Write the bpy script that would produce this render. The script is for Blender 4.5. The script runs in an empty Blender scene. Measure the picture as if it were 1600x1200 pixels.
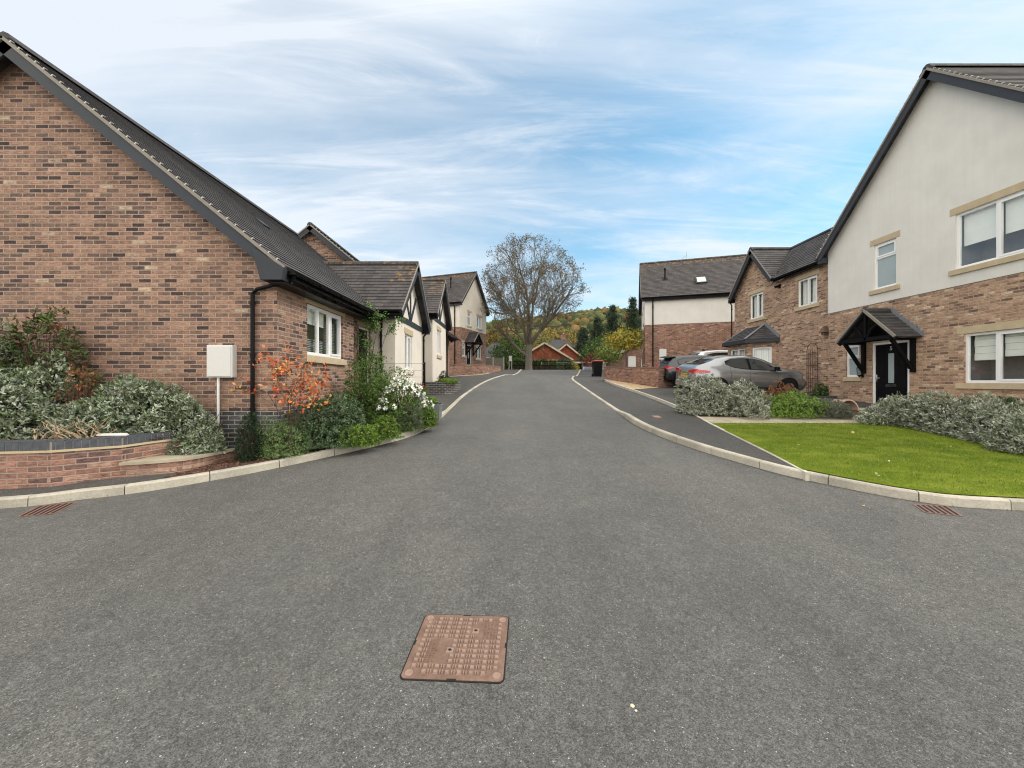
import bpy, bmesh, math, random
import numpy as np
from mathutils import Vector, Matrix, noise
from mathutils.geometry import tessellate_polygon
R = math.radians
random.seed(7)
scene = bpy.context.scene
col = scene.collection

# ---------------------------------------------------------------- camera, world, sun
EYE = 1.7; F = 600.0; HZ = 596.0          # photo is 1600x1200, focal length 600 px
cd = bpy.data.cameras.new('camera'); cam = bpy.data.objects.new('camera', cd); col.objects.link(cam)
cam.location = (0, 0, EYE); cam.rotation_euler = (R(90), 0, 0)
cd.sensor_width = 36; cd.lens = 13.5; cd.shift_y = -4/1600; cd.clip_end = 6000; cd.clip_start = .05
scene.camera = cam
SUN_AZ = R(83); SUN_EL = R(44)            # azimuth measured from +Y towards +X
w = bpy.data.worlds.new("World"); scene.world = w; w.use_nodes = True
nt = w.node_tree; nt.nodes.clear()
def N(nt, t, **k):
    n = nt.nodes.new(t)
    for a, b in k.items(): setattr(n, a, b)
    return n
def L(nt, a, b): nt.links.new(a, b)
out = N(nt, 'ShaderNodeOutputWorld'); bg = N(nt, 'ShaderNodeBackground')
sky = N(nt, 'ShaderNodeTexSky', sky_type='NISHITA'); sky.sun_disc = False
sky.sun_elevation = SUN_EL; sky.sun_rotation = SUN_AZ; sky.altitude = 100
sky.air_density = 1.0; sky.dust_density = .6; sky.ozone_density = 1.6
tc = N(nt, 'ShaderNodeTexCoord'); sp = N(nt, 'ShaderNodeSeparateXYZ'); L(nt, tc.outputs['Generated'], sp.inputs[0])
def M2(nt, op, a, b=None, c=None, clamp=False):
    n = N(nt, 'ShaderNodeMath', operation=op); n.use_clamp = clamp
    for i, v in enumerate((a, b, c)):
        if v is None: continue
        if isinstance(v, (int, float)): n.inputs[i].default_value = v
        else: L(nt, v, n.inputs[i])
    return n.outputs[0]
zz = M2(nt, 'ADD', M2(nt, 'MAXIMUM', sp.outputs[2], 0.0), 0.16)
cx = M2(nt, 'DIVIDE', sp.outputs[0], zz); cy = M2(nt, 'DIVIDE', sp.outputs[1], zz)
cmb = N(nt, 'ShaderNodeCombineXYZ'); L(nt, cx, cmb.inputs[0]); L(nt, cy, cmb.inputs[1])
def cloud(rot, scl, loc, nscale, detail, dist, lo, hi, rough=.55):
    mp = N(nt, 'ShaderNodeMapping'); L(nt, cmb.outputs[0], mp.inputs[0])
    mp.inputs['Rotation'].default_value = (0, 0, R(rot)); mp.inputs['Scale'].default_value = (*scl, 1); mp.inputs['Location'].default_value = loc
    n = N(nt, 'ShaderNodeTexNoise'); n.inputs['Scale'].default_value = nscale; n.inputs['Detail'].default_value = detail
    n.inputs['Roughness'].default_value = rough; n.inputs['Distortion'].default_value = dist; L(nt, mp.outputs[0], n.inputs['Vector'])
    mr = N(nt, 'ShaderNodeMapRange', interpolation_type='SMOOTHSTEP'); mr.inputs['From Min'].default_value = lo; mr.inputs['From Max'].default_value = hi
    L(nt, n.outputs[0], mr.inputs[0]); return mr.outputs[0]
c1 = cloud(-38, (.5, 1.3), (3.1, 1.7, 0), .9, 11, .9, .38, .66, .62)
c2 = cloud(-24, (.6, 3.2), (7.3, 4.2, 0), 1.3, 12, 1.2, .46, .74, .66)
c3 = cloud(-50, (.7, 1.0), (1.4, 9.2, 0), .8, 8, .5, .36, .66, .6)
dens = M2(nt, 'ADD', M2(nt, 'MULTIPLY', c1, .60), M2(nt, 'ADD', M2(nt, 'MULTIPLY', c2, .45), M2(nt, 'MULTIPLY', c3, .42)), clamp=True)
# thicker veil towards the left and low down, as the cirrus sheet lies
veil = N(nt, 'ShaderNodeMapRange'); veil.inputs['From Min'].default_value = .15; veil.inputs['From Max'].default_value = -.65
veil.inputs['To Min'].default_value = 0; veil.inputs['To Max'].default_value = .50; L(nt, sp.outputs[0], veil.inputs[0])
dens = M2(nt, 'ADD', dens, veil.outputs[0], clamp=True)
lowh = N(nt, 'ShaderNodeMapRange', interpolation_type='SMOOTHSTEP'); lowh.inputs['From Min'].default_value = .48; lowh.inputs['From Max'].default_value = .02
lowh.inputs['To Min'].default_value = 0; lowh.inputs['To Max'].default_value = .72; L(nt, sp.outputs[2], lowh.inputs[0])
dens = M2(nt, 'MAXIMUM', M2(nt, 'ADD', M2(nt, 'MULTIPLY', dens, .74), .14), lowh.outputs[0])
tint = N(nt, 'ShaderNodeMix', data_type='RGBA', blend_type='MULTIPLY'); tint.inputs[0].default_value = 1
L(nt, sky.outputs[0], tint.inputs[6]); tint.inputs[7].default_value = (.46, .95, .95, 1)
mx = N(nt, 'ShaderNodeMix', data_type='RGBA'); L(nt, dens, mx.inputs[0]); L(nt, tint.outputs[2], mx.inputs[6])
mx.inputs[7].default_value = (4.7, 4.95, 5.3, 1)
# unseen bright warm sky, added over and behind the viewer as fill light
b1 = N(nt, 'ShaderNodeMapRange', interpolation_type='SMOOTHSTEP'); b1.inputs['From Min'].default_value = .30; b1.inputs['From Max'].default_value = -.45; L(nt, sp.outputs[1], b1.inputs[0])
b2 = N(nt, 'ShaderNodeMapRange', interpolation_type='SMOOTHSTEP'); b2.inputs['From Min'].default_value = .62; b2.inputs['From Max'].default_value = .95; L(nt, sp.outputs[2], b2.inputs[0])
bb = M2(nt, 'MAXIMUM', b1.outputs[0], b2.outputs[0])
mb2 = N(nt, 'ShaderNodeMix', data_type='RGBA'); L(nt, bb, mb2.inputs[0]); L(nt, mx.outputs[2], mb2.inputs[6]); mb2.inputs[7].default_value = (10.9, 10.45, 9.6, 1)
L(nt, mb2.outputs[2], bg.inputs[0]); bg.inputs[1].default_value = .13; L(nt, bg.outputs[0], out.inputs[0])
sd = bpy.data.lights.new('sun', 'SUN'); sun = bpy.data.objects.new('sun', sd); col.objects.link(sun)
sd.energy = 1.5; sd.angle = R(16); sd.color = (1, .91, .79)
sv = Vector((math.sin(SUN_AZ)*math.cos(SUN_EL), math.cos(SUN_AZ)*math.cos(SUN_EL), math.sin(SUN_EL)))
sun.rotation_euler = sv.to_track_quat('Z', 'Y').to_euler(); sun.location = (30, 5, 40)
scene.view_settings.view_transform = 'Standard'; scene.view_settings.look = 'None'; scene.view_settings.gamma = 1
scene.view_settings.exposure = .62
scene.cycles.filter_width = 1.1

# ---------------------------------------------------------------- terrain profile and picking helpers
def G(y):
    if y < 3: return .04*(y-3)
    if y < 33: return .09*(y-3)
    if y < 38: return 2.7+.016*(y-33)
    if y < 60: return 2.78-.022*(y-38)
    return 2.296
def gp(px, py, dz=0.0):                    # ground point seen at a photo pixel
    lo, hi = .5, 60.0
    for _ in range(60):
        m = (lo+hi)/2
        if EYE+(HZ-py)/F*m > G(m)+dz: lo = m
        else: hi = m
    return Vector(((px-800)/F*lo, lo))
def at(px, py, Y): return Vector(((px-800)/F*Y, Y, EYE+(HZ-py)/F*Y))
def gz(y, dz=0): return G(y)+dz

# ---------------------------------------------------------------- mesh builder
class MB:
    def __init__(s): s.v=[]; s.f=[]; s.m=[]
    def face(s, pts, mi=0):
        b=len(s.v); s.v += [tuple(p) for p in pts]; s.f.append(tuple(range(b, b+len(pts)))); s.m.append(mi)
    def box(s, a, b, mi=0):
        (x0,y0,z0),(x1,y1,z1)=a,b
        x0,x1=sorted((x0,x1)); y0,y1=sorted((y0,y1)); z0,z1=sorted((z0,z1))
        s.hexa([(x0,y0,z0),(x1,y0,z0),(x1,y1,z0),(x0,y1,z0),(x0,y0,z1),(x1,y0,z1),(x1,y1,z1),(x0,y1,z1)],mi)
    def hexa(s, p, mi=0):
        b=len(s.v); s.v += [tuple(q) for q in p]
        c=sum((Vector(q) for q in p), Vector())/8
        for f in ((0,3,2,1),(4,5,6,7),(0,1,5,4),(1,2,6,5),(2,3,7,6),(3,0,4,7)):
            q=[Vector(p[i]) for i in f]; n=(q[1]-q[0]).cross(q[2]-q[0])
            if n.dot(sum(q,Vector())/4-c)<0: f=f[::-1]
            s.f.append(tuple(b+i for i in f)); s.m.append(mi)
    def beam(s, a, b, w, h, up=(0,0,1), mi=0, off=(0,0)):
        a=Vector(a); b=Vector(b); d=(b-a).normalized(); up=Vector(up); sdir=d.cross(up).normalized(); u=sdir.cross(d)
        a=a+sdir*off[0]+u*off[1]; b=b+sdir*off[0]+u*off[1]
        P=[]
        for e in (a,b):
            P += [e-sdir*w/2-u*h/2, e+sdir*w/2-u*h/2, e+sdir*w/2+u*h/2, e-sdir*w/2+u*h/2]
        s.hexa([P[0],P[1],P[2],P[3],P[4],P[5],P[6],P[7]],mi)
    def tube(s, pts, rad, n=8, mi=0, caps=True):
        pts=[Vector(p) for p in pts]
        if isinstance(rad,(int,float)): rad=[rad]*len(pts)
        b0=len(s.v); up=None
        for i,p in enumerate(pts):
            d=(pts[min(i+1,len(pts)-1)]-pts[max(i-1,0)]).normalized()
            if up is None: up=Vector((0,0,1)) if abs(d.z)<.9 else Vector((1,0,0))
            x=d.cross(up).normalized(); y=x.cross(d).normalized(); up=y
            for k in range(n):
                a=2*math.pi*k/n; s.v.append(tuple(p+(x*math.cos(a)+y*math.sin(a))*rad[i]))
        for i in range(len(pts)-1):
            for k in range(n):
                k2=(k+1)%n; A=b0+i*n; B=A+n
                s.f.append((A+k,A+k2,B+k2,B+k)); s.m.append(mi)
        if caps:
            s.f.append(tuple(b0+k for k in range(n))[::-1]); s.m.append(mi)
            e=b0+(len(pts)-1)*n; s.f.append(tuple(e+k for k in range(n))); s.m.append(mi)
    def lathe(s, c, prof, n=20, mi=0, axis='Z'):
        b0=len(s.v)
        for r,z in prof:
            for k in range(n):
                a=2*math.pi*k/n
                q=(r*math.cos(a), r*math.sin(a), z) if axis=='Z' else ((r*math.cos(a), z, r*math.sin(a)) if axis=='Y' else (z, r*math.cos(a), r*math.sin(a)))
                s.v.append((c[0]+q[0],c[1]+q[1],c[2]+q[2]))
        for i in range(len(prof)-1):
            for k in range(n):
                k2=(k+1)%n; A=b0+i*n; B=A+n
                s.f.append((A+k,A+k2,B+k2,B+k)); s.m.append(mi)
    def poly(s, outer, holes, fn, mi=0):       # tessellated 2D polygon mapped by fn
        loops=[[Vector((p[0],p[1],0)) for p in outer]]+[[Vector((p[0],p[1],0)) for p in h] for h in holes]
        flat=[p for l in loops for p in l]; b=len(s.v)
        s.v += [tuple(fn(p.x,p.y)) for p in flat]
        for t in tessellate_polygon(loops):
            s.f.append(tuple(b+i for i in t)); s.m.append(mi)
def finish(name, mb, mats, uv=True, smooth=False, xf=None, recalc=False):
    me=bpy.data.meshes.new(name)
    vs=mb.v if xf is None else [tuple(xf@Vector(p)) for p in mb.v]
    me.from_pydata(vs,[],mb.f)
    if not isinstance(mats,(list,tuple)): mats=[mats]
    for m in mats: me.materials.append(m)
    me.polygons.foreach_set('material_index', mb.m)
    if smooth: me.polygons.foreach_set('use_smooth',[True]*len(me.polygons))
    me.update()
    if recalc:
        bm=bmesh.new(); bm.from_mesh(me); bmesh.ops.remove_doubles(bm,verts=bm.verts,dist=1e-4); bmesh.ops.recalc_face_normals(bm,faces=bm.faces); bm.to_mesh(me); bm.free()
    if uv:
        l=me.uv_layers.new(name='UVMap'); dat=np.zeros(len(me.loops)*2,dtype=np.float32)
        for p in me.polygons:
            n=p.normal
            if abs(n.z)>.97: t=Vector((1,0,0)); b=Vector((0,1,0))
            else:
                t=Vector((-n.y,n.x,0)).normalized(); b=n.cross(t)
                if b.z<0: b=-b
                if abs(n.z)<.05: b=Vector((0,0,1))
                if t.x+t.y*.5<0: t=-t
            for li in p.loop_indices:
                co=me.vertices[me.loops[li].vertex_index].co
                dat[2*li]=co.dot(t); dat[2*li+1]=co.dot(b)
        l.data.foreach_set('uv',dat)
    return me
def tagp(o,label,cat,group=None):
    o['label']=label; o['category']=cat
    if group: o['group']=group
class Thing:
    def __init__(s,name,label,cat,loc=(0,0,0),rz=0,group=None):
        o=bpy.data.objects.new(name,None); col.objects.link(o); o.empty_display_size=.2
        o.location=loc; o.rotation_euler=(0,0,rz); tagp(o,label,cat,group); s.o=o
        s.inv=(Matrix.Translation(Vector(loc))@Matrix.Rotation(rz,4,'Z')).inverted()
    def part(s,name,mb,mats,world=True,parent=None,smooth=False,label=None,uv=True,recalc=False,bevel=0):
        me=mb if isinstance(mb,bpy.types.Mesh) else finish(name,mb,mats,uv,smooth,s.inv if world else None,recalc)
        o=bpy.data.objects.new(name,me); col.objects.link(o); o.parent=parent or s.o
        if label: o['label']=label
        if bevel:
            m=o.modifiers.new('bevel','BEVEL'); m.width=bevel; m.segments=2; m.limit_method='ANGLE'
        return o
def single(name,mb,mats,label,cat,group=None,loc=(0,0,0),smooth=False,kind=None,**k):
    me=mb if isinstance(mb,bpy.types.Mesh) else finish(name,mb,mats,smooth=smooth,xf=Matrix.Translation(-Vector(loc)),**k)
    o=bpy.data.objects.new(name,me); col.objects.link(o); o.location=loc
    if label: tagp(o,label,cat,group)
    if kind: o['kind']=kind
    return o
def struct(name,mb,mats,**k):
    me=mb if isinstance(mb,bpy.types.Mesh) else finish(name,mb,mats,**k)
    o=bpy.data.objects.new(name,me); col.objects.link(o); o['kind']='structure'; return o
def copy_tree(o,parent=None):
    c=o.copy(); col.objects.link(c); c.parent=parent
    for ch in list(o.children): copy_tree(ch,c)
    return c

# ---------------------------------------------------------------- materials
MATS={}
def newmat(name):
    m=bpy.data.materials.new(name); m.use_nodes=True; nt=m.node_tree; MATS[name]=m
    return m,nt,nt.nodes['Principled BSDF']
def bump(nt,h,bsdf,strength=.3,dist=.01):
    b=N(nt,'ShaderNodeBump'); b.inputs['Strength'].default_value=strength; b.inputs['Distance'].default_value=dist
    L(nt,h,b.inputs['Height']); L(nt,b.outputs[0],bsdf.inputs['Normal']); return b
def noise_n(nt,scale,detail=4,rough=.55,vec=None,dist=0):
    n=N(nt,'ShaderNodeTexNoise'); n.inputs['Scale'].default_value=scale; n.inputs['Detail'].default_value=detail
    n.inputs['Roughness'].default_value=rough; n.inputs['Distortion'].default_value=dist
    if vec is not None: L(nt,vec,n.inputs['Vector'])
    return n
def ramp(nt,fac,stops,mode='LINEAR'):
    r=N(nt,'ShaderNodeValToRGB'); cr=r.color_ramp; cr.interpolation=mode
    while len(cr.elements)<len(stops): cr.elements.new(.5)
    for e,(p,c) in zip(cr.elements,stops): e.position=p; e.color=(*c,1) if len(c)==3 else c
    L(nt,fac,r.inputs[0]); return r.outputs[0]
def mixc(nt,fac,a,b,blend='MIX'):
    n=N(nt,'ShaderNodeMix',data_type='RGBA',blend_type=blend)
    for i,v in ((0,fac),(6,a),(7,b)):
        if isinstance(v,(int,float)): n.inputs[i].default_value=v
        elif isinstance(v,tuple): n.inputs[i].default_value=(*v,1)
        else: L(nt,v,n.inputs[i])
    return n.outputs[2]
def plain(name,c,rough=.6,metal=0,var=.12,scale=8,bmp=0,spec=None,coat=0):
    m,nt,b=newmat(name); tcn=N(nt,'ShaderNodeTexCoord')
    n=noise_n(nt,scale,5,.6,tcn.outputs['Object'])
    cc=ramp(nt,n.outputs[0],[(.25,tuple(x*(1-var) for x in c)),(.75,tuple(min(1,x*(1+var)) for x in c))])
    L(nt,cc,b.inputs['Base Color']); b.inputs['Roughness'].default_value=rough; b.inputs['Metallic'].default_value=metal
    if spec is not None: b.inputs['Specular IOR Level'].default_value=spec
    if coat: b.inputs['Coat Weight'].default_value=coat; b.inputs['Coat Roughness'].default_value=.05
    if bmp:
        n2=noise_n(nt,scale*12,4,.6,tcn.outputs['Object']); bump(nt,n2.outputs[0],b,bmp,.004)
    return m
def brick(name,stops,mortar,bw=.225,bh=.075,mw=.0145,vertical=False,stain=(.8,1.1)):
    m,nt,b=newmat(name); uv=N(nt,'ShaderNodeUVMap'); s=N(nt,'ShaderNodeSeparateXYZ'); L(nt,uv.outputs[0],s.inputs[0])
    # slightly wavy hand-made edges
    wv=noise_n(nt,26,4,.65,uv.outputs[0]); wob=M2(nt,'MULTIPLY',M2(nt,'SUBTRACT',wv.outputs[0],.5),.022)
    u=M2(nt,'ADD',s.outputs[0],wob); v=M2(nt,'ADD',s.outputs[1],wob)
    row=M2(nt,'FLOOR',M2(nt,'DIVIDE',v,bh))
    sh=0 if vertical else M2(nt,'MULTIPLY',M2(nt,'FLOORED_MODULO',row,2.0),bw/2)
    us=u if vertical else M2(nt,'ADD',u,sh)
    cu=M2(nt,'DIVIDE',us,bw); colm=M2(nt,'FLOOR',cu)
    fu=M2(nt,'MULTIPLY',M2(nt,'FRACT',cu),bw); fv=M2(nt,'MULTIPLY',M2(nt,'FRACT',M2(nt,'DIVIDE',v,bh)),bh)
    du=M2(nt,'MINIMUM',fu,M2(nt,'SUBTRACT',bw,fu)); dv=M2(nt,'MINIMUM',fv,M2(nt,'SUBTRACT',bh,fv))
    d=M2(nt,'MINIMUM',du,dv)
    mk=N(nt,'ShaderNodeMapRange',interpolation_type='SMOOTHSTEP'); mk.inputs['From Min'].default_value=mw*.35; mk.inputs['From Max'].default_value=mw*.75; L(nt,d,mk.inputs[0])
    cb=N(nt,'ShaderNodeCombineXYZ'); L(nt,colm,cb.inputs[0]); L(nt,row,cb.inputs[1])
    wn=N(nt,'ShaderNodeTexWhiteNoise',noise_dimensions='2D'); L(nt,cb.outputs[0],wn.inputs[0])
    base=ramp(nt,wn.outputs[0],stops)
    wn2=N(nt,'ShaderNodeTexWhiteNoise',noise_dimensions='3D'); 
    cb2=N(nt,'ShaderNodeCombineXYZ'); L(nt,colm,cb2.inputs[0]); L(nt,row,cb2.inputs[1]); cb2.inputs[2].default_value=7.3; L(nt,cb2.outputs[0],wn2.inputs[0])
    mpp=N(nt,'ShaderNodeMapping'); L(nt,uv.outputs[0],mpp.inputs[0]); mpp.inputs['Scale'].default_value=(11,42,1)
    cn=noise_n(nt,1,6,.7,mpp.outputs[0],.6)
    v1=M2(nt,'MULTIPLY_ADD',wn2.outputs[0],.34,.83); v2=M2(nt,'MULTIPLY_ADD',cn.outputs[0],3.0,-.46)
    vv=M2(nt,'MULTIPLY',v1,v2)
    h=N(nt,'ShaderNodeHueSaturation'); L(nt,base,h.inputs['Color']); L(nt,vv,h.inputs['Value'])
    big=noise_n(nt,.8,5,.6,uv.outputs[0]); st=ramp(nt,big.outputs[0],[(.3,(stain[0],)*3),(.7,(stain[1],)*3)])
    bl=noise_n(nt,7,6,.75,uv.outputs[0],.5); hb=mixc(nt,1.0,h.outputs[0],ramp(nt,bl.outputs[0],[(.28,(.62,.60,.60)),(.5,(1,1,1)),(.72,(1.25,1.22,1.15))]),'MULTIPLY')
    cc=mixc(nt,mk.outputs[0],mortar,hb); cc=mixc(nt,1.0,cc,st,'MULTIPLY')
    L(nt,cc,b.inputs['Base Color']); b.inputs['Roughness'].default_value=.88
    hh=M2(nt,'ADD',mk.outputs[0],M2(nt,'MULTIPLY',cn.outputs[0],.6)); bump(nt,hh,b,.7,.009)
    return m
brk=brick('multi_stock_brick',[(0,(.055,.034,.034)),(.09,(.09,.054,.05)),(.17,(.14,.088,.07)),(.30,(.20,.125,.095)),(.45,(.26,.15,.11)),(.65,(.31,.178,.125)),(.88,(.35,.21,.15)),(.978,(.31,.19,.13)),(1,(.52,.41,.30))],(.42,.315,.245),stain=(.70,1.0))
brkp=brick('purple_red_brick',[(0,(.12,.07,.065)),(.15,(.19,.105,.085)),(.4,(.27,.14,.105)),(.8,(.32,.17,.125)),(1,(.40,.26,.19))],(.34,.25,.20))
brk2=brick('sandy_stock_brick',[(0,(.14,.085,.065)),(.10,(.21,.13,.09)),(.25,(.31,.19,.13)),(.55,(.38,.24,.16)),(.85,(.42,.275,.185)),(1,(.54,.41,.29))],(.42,.32,.24))
brk3=brick('red_stock_brick',[(0,(.10,.055,.05)),(.15,(.18,.09,.07)),(.45,(.25,.125,.09)),(.85,(.30,.155,.11)),(1,(.40,.25,.17))],(.30,.22,.17))
bluebrk=brick('blue_engineering_brick',[(0,(.035,.040,.050)),(.5,(.055,.060,.072)),(1,(.085,.088,.10))],(.38,.33,.26),mw=.013)
bluecop=brick('blue_coping_brick',[(0,(.035,.040,.050)),(.5,(.055,.060,.072)),(1,(.09,.09,.10))],(.36,.31,.24),bw=.075,bh=.30,mw=.011,vertical=True)
def tile(name,c1,c2,lichen=0.0):
    m,nt,b=newmat(name); uv=N(nt,'ShaderNodeUVMap'); s=N(nt,'ShaderNodeSeparateXYZ'); L(nt,uv.outputs[0],s.inputs[0])
    bw,bh=.30,.18
    row=M2(nt,'FLOOR',M2(nt,'DIVIDE',M2(nt,'ADD',s.outputs[1],.002),bh)); us=M2(nt,'ADD',s.outputs[0],M2(nt,'MULTIPLY',M2(nt,'FLOORED_MODULO',row,2.0),bw/2))
    cu=M2(nt,'DIVIDE',us,bw); cl=M2(nt,'FLOOR',cu); fu=M2(nt,'FRACT',cu)
    cb=N(nt,'ShaderNodeCombineXYZ'); L(nt,cl,cb.inputs[0]); L(nt,row,cb.inputs[1])
    wn=N(nt,'ShaderNodeTexWhiteNoise',noise_dimensions='2D'); L(nt,cb.outputs[0],wn.inputs[0])
    base=ramp(nt,wn.outputs[0],[(0,c1),(1,c2)])
    j=M2(nt,'GREATER_THAN',M2(nt,'MINIMUM',fu,M2(nt,'SUBTRACT',1.0,fu)),.012)
    nz=noise_n(nt,6,6,.65,uv.outputs[0]); base=mixc(nt,1.0,base,ramp(nt,nz.outputs[0],[(.3,(.72,)*3),(.75,(1.3,)*3)]),'MULTIPLY')
    base=mixc(nt,j,(.02,.02,.02),base)
    if lichen:
        ln=noise_n(nt,5,7,.7,uv.outputs[0]); lm=ramp(nt,ln.outputs[0],[(.69-lichen*.2,(0,0,0)),(.82-lichen*.2,(1,1,1))])
        at_=N(nt,'ShaderNodeAttribute',attribute_name='lichen'); k=M2(nt,'MULTIPLY',lm,at_.outputs['Fac'])
        base=mixc(nt,k,base,(.30,.17,.05))
    L(nt,base,b.inputs['Base Color']); b.inputs['Roughness'].default_value=.8; b.inputs['Specular IOR Level'].default_value=.25
    nn=noise_n(nt,90,3,.6,uv.outputs[0]); bump(nt,nn.outputs[0],b,.25,.004)
    return m
tilem=tile('grey_roof_tile',(.043,.041,.043),(.080,.074,.076),.9)
tile_red=tile('red_roof_tile',(.17,.045,.028),(.27,.08,.045))
tile_far=tile('dark_roof_tile',(.055,.055,.062),(.085,.083,.09))
def render_m(name,c):
    m,nt,b=newmat(name); uv=N(nt,'ShaderNodeUVMap')
    n=noise_n(nt,1.3,5,.6,uv.outputs[0]); n2=noise_n(nt,140,3,.7,uv.outputs[0])
    mp=N(nt,'ShaderNodeMapping'); L(nt,uv.outputs[0],mp.inputs[0]); mp.inputs['Scale'].default_value=(9,.6,1)
    n3=noise_n(nt,1,4,.6,mp.outputs[0])
    cc=ramp(nt,n.outputs[0],[(.3,tuple(x*.93 for x in c)),(.7,tuple(x*1.04 for x in c))])
    cc=mixc(nt,1.0,cc,ramp(nt,n3.outputs[0],[(.35,(.97,.966,.958)),(.62,(1,1,1))]),'MULTIPLY')
    cc=mixc(nt,1.0,cc,ramp(nt,n2.outputs[0],[(.3,(.90,)*3),(.6,(1.03,)*3)]),'MULTIPLY')
    L(nt,cc,b.inputs['Base Color']); b.inputs['Roughness'].default_value=.92; bump(nt,n2.outputs[0],b,.35,.004); return m
rend=render_m('cream_render',(.72,.66,.58)); rend2=render_m('pale_render',(.69,.67,.63))
anth=plain('anthracite_board',(.038,.043,.052),.5,var=.1,scale=3,spec=.2)
blackp=plain('black_plastic',(.006,.006,.007),.35,var=.1,spec=.12)
blackwood=plain('black_timber',(.006,.006,.007),.5,var=.3,scale=20,bmp=.1,spec=.1)
upvc=plain('white_upvc',(.80,.80,.80),.28,var=.02)
white=plain('white_paint',(.62,.615,.59),.5,var=.04,scale=30)
stone=plain('buff_sandstone',(.47,.38,.25),.85,var=.12,scale=5,bmp=.3)
paving=plain('buff_paving',(.36,.32,.24),.85,var=.22,scale=4,bmp=.3)
vergem=plain('verge_mortar',(.24,.215,.185),.85,var=.18,scale=12,bmp=.3)
clipm=plain('verge_clip',(.50,.49,.45),.5)
galv=plain('galvanised_steel',(.34,.36,.38),.42,metal=.7,var=.2,scale=9)
leadm=plain('lead_flashing',(.22,.23,.25),.5,metal=.3,var=.15)
terra=plain('pale_terracotta',(.52,.38,.29),.8,var=.12,scale=9,bmp=.2)
rubber=plain('tyre_rubber',(.010,.010,.011),.8,spec=.15)
alloy=plain('alloy_wheel',(.25,.25,.26),.35,metal=.8)
branchm=plain('dark_branch_bark',(.125,.108,.082),.9,var=.3,scale=7)
bark=plain('tree_bark',(.135,.118,.098),.9,var=.35,scale=7,bmp=.6)
twig=plain('shrub_twig',(.06,.04,.028),.9,var=.3,scale=20)
paletwig=plain('bare_pale_twig',(.36,.26,.17),.9,var=.3,scale=20)
fencem=plain('weathered_fence_board',(.26,.24,.20),.9,var=.25,scale=6)
concp=plain('concrete_post',(.48,.46,.41),.9,var=.1)
redlid=plain('red_bin_lid',(.36,.03,.025),.4)
trell=plain('brown_trellis_metal',(.06,.025,.025),.5,metal=.3)
iron=None
def ironmat():
    m,nt,b=newmat('rusty_cast_iron'); t=N(nt,'ShaderNodeTexCoord')
    n=noise_n(nt,9,6,.7,t.outputs['Object']); n2=noise_n(nt,160,3,.6,t.outputs['Object'])
    cc=ramp(nt,n.outputs[0],[(.3,(.11,.062,.045)),(.55,(.17,.10,.072)),(.75,(.24,.155,.115))])
    cc=mixc(nt,1.0,cc,ramp(nt,n2.outputs[0],[(.3,(.8,.8,.8)),(.7,(1.15,1.15,1.15))]),'MULTIPLY')
    L(nt,cc,b.inputs['Base Color']); b.inputs['Roughness'].default_value=.7; bump(nt,n2.outputs[0],b,.3,.002); return m
iron=ironmat()
ironworn=plain('worn_cast_iron',(.245,.165,.13),.6,var=.2,scale=30)
ironpit=plain('dark_rust_iron',(.20,.10,.075),.7,var=.3,scale=30)
dark=plain('dark_void',(.006,.006,.006),.9)
roomm=plain('room_interior',(.22,.215,.21),.9)
blind=plain('white_blind',(.80,.80,.76),.8,var=.05,scale=4)
slat=plain('grey_curtain',(.30,.31,.31),.8,var=.08,scale=4)
def asphalt(name,c,spark=.35):
    m,nt,b=newmat(name); t=N(nt,'ShaderNodeTexCoord'); g=N(nt,'ShaderNodeNewGeometry'); P=g.outputs['Position']
    v=N(nt,'ShaderNodeTexVoronoi'); v.inputs['Scale'].default_value=170; L(nt,P,v.inputs['Vector'])
    v2=N(nt,'ShaderNodeTexVoronoi'); v2.inputs['Scale'].default_value=42; L(nt,P,v2.inputs['Vector'])
    sx=N(nt,'ShaderNodeSeparateColor'); L(nt,v.outputs['Color'],sx.inputs[0])
    grain=ramp(nt,sx.outputs[0],[(0,tuple(x*.50 for x in c)),(.45,tuple(x*.92 for x in c)),(.85,tuple(x*1.32 for x in c)),(.990,tuple(x*1.6 for x in c)),(.997,(.30,.29,.27)),(1,(.48,.46,.41))])
    sx2=N(nt,'ShaderNodeSeparateColor'); L(nt,v2.outputs['Color'],sx2.inputs[0])
    g2=ramp(nt,sx2.outputs[1],[(0,(.84,)*3),(.9,(1.12,)*3),(1,(1.25,)*3)])
    cc=mixc(nt,1.0,grain,g2,'MULTIPLY')
    st=noise_n(nt,1,4,.6); mpx=N(nt,'ShaderNodeMapping'); L(nt,P,mpx.inputs[0]); mpx.inputs['Scale'].default_value=(1.1,.10,1); L(nt,mpx.outputs[0],st.inputs['Vector']); cc=mixc(nt,1.0,cc,ramp(nt,st.outputs[0],[(.35,(.92,)*3),(.65,(1.07,)*3)]),'MULTIPLY')
    n=noise_n(nt,.55,7,.62,P,.4); cc=mixc(nt,1.0,cc,ramp(nt,n.outputs[0],[(.28,(.83,.83,.84)),(.5,(1,1,1)),(.75,(1.17,1.15,1.12))]),'MULTIPLY')
    n3=noise_n(nt,5,6,.7,P); cc=mixc(nt,1.0,cc,ramp(nt,n3.outputs[0],[(.3,(.90,)*3),(.7,(1.10,)*3)]),'MULTIPLY')
    L(nt,cc,b.inputs['Base Color']); b.inputs['Roughness'].default_value=.82; b.inputs['Specular IOR Level'].default_value=.35
    nb=noise_n(nt,120,3,.6,P); hh=M2(nt,'ADD',M2(nt,'MULTIPLY',v.outputs['Distance'],-1.0),M2(nt,'MULTIPLY',nb.outputs[0],.5)); bump(nt,hh,b,.75,.006)
    return m
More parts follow.
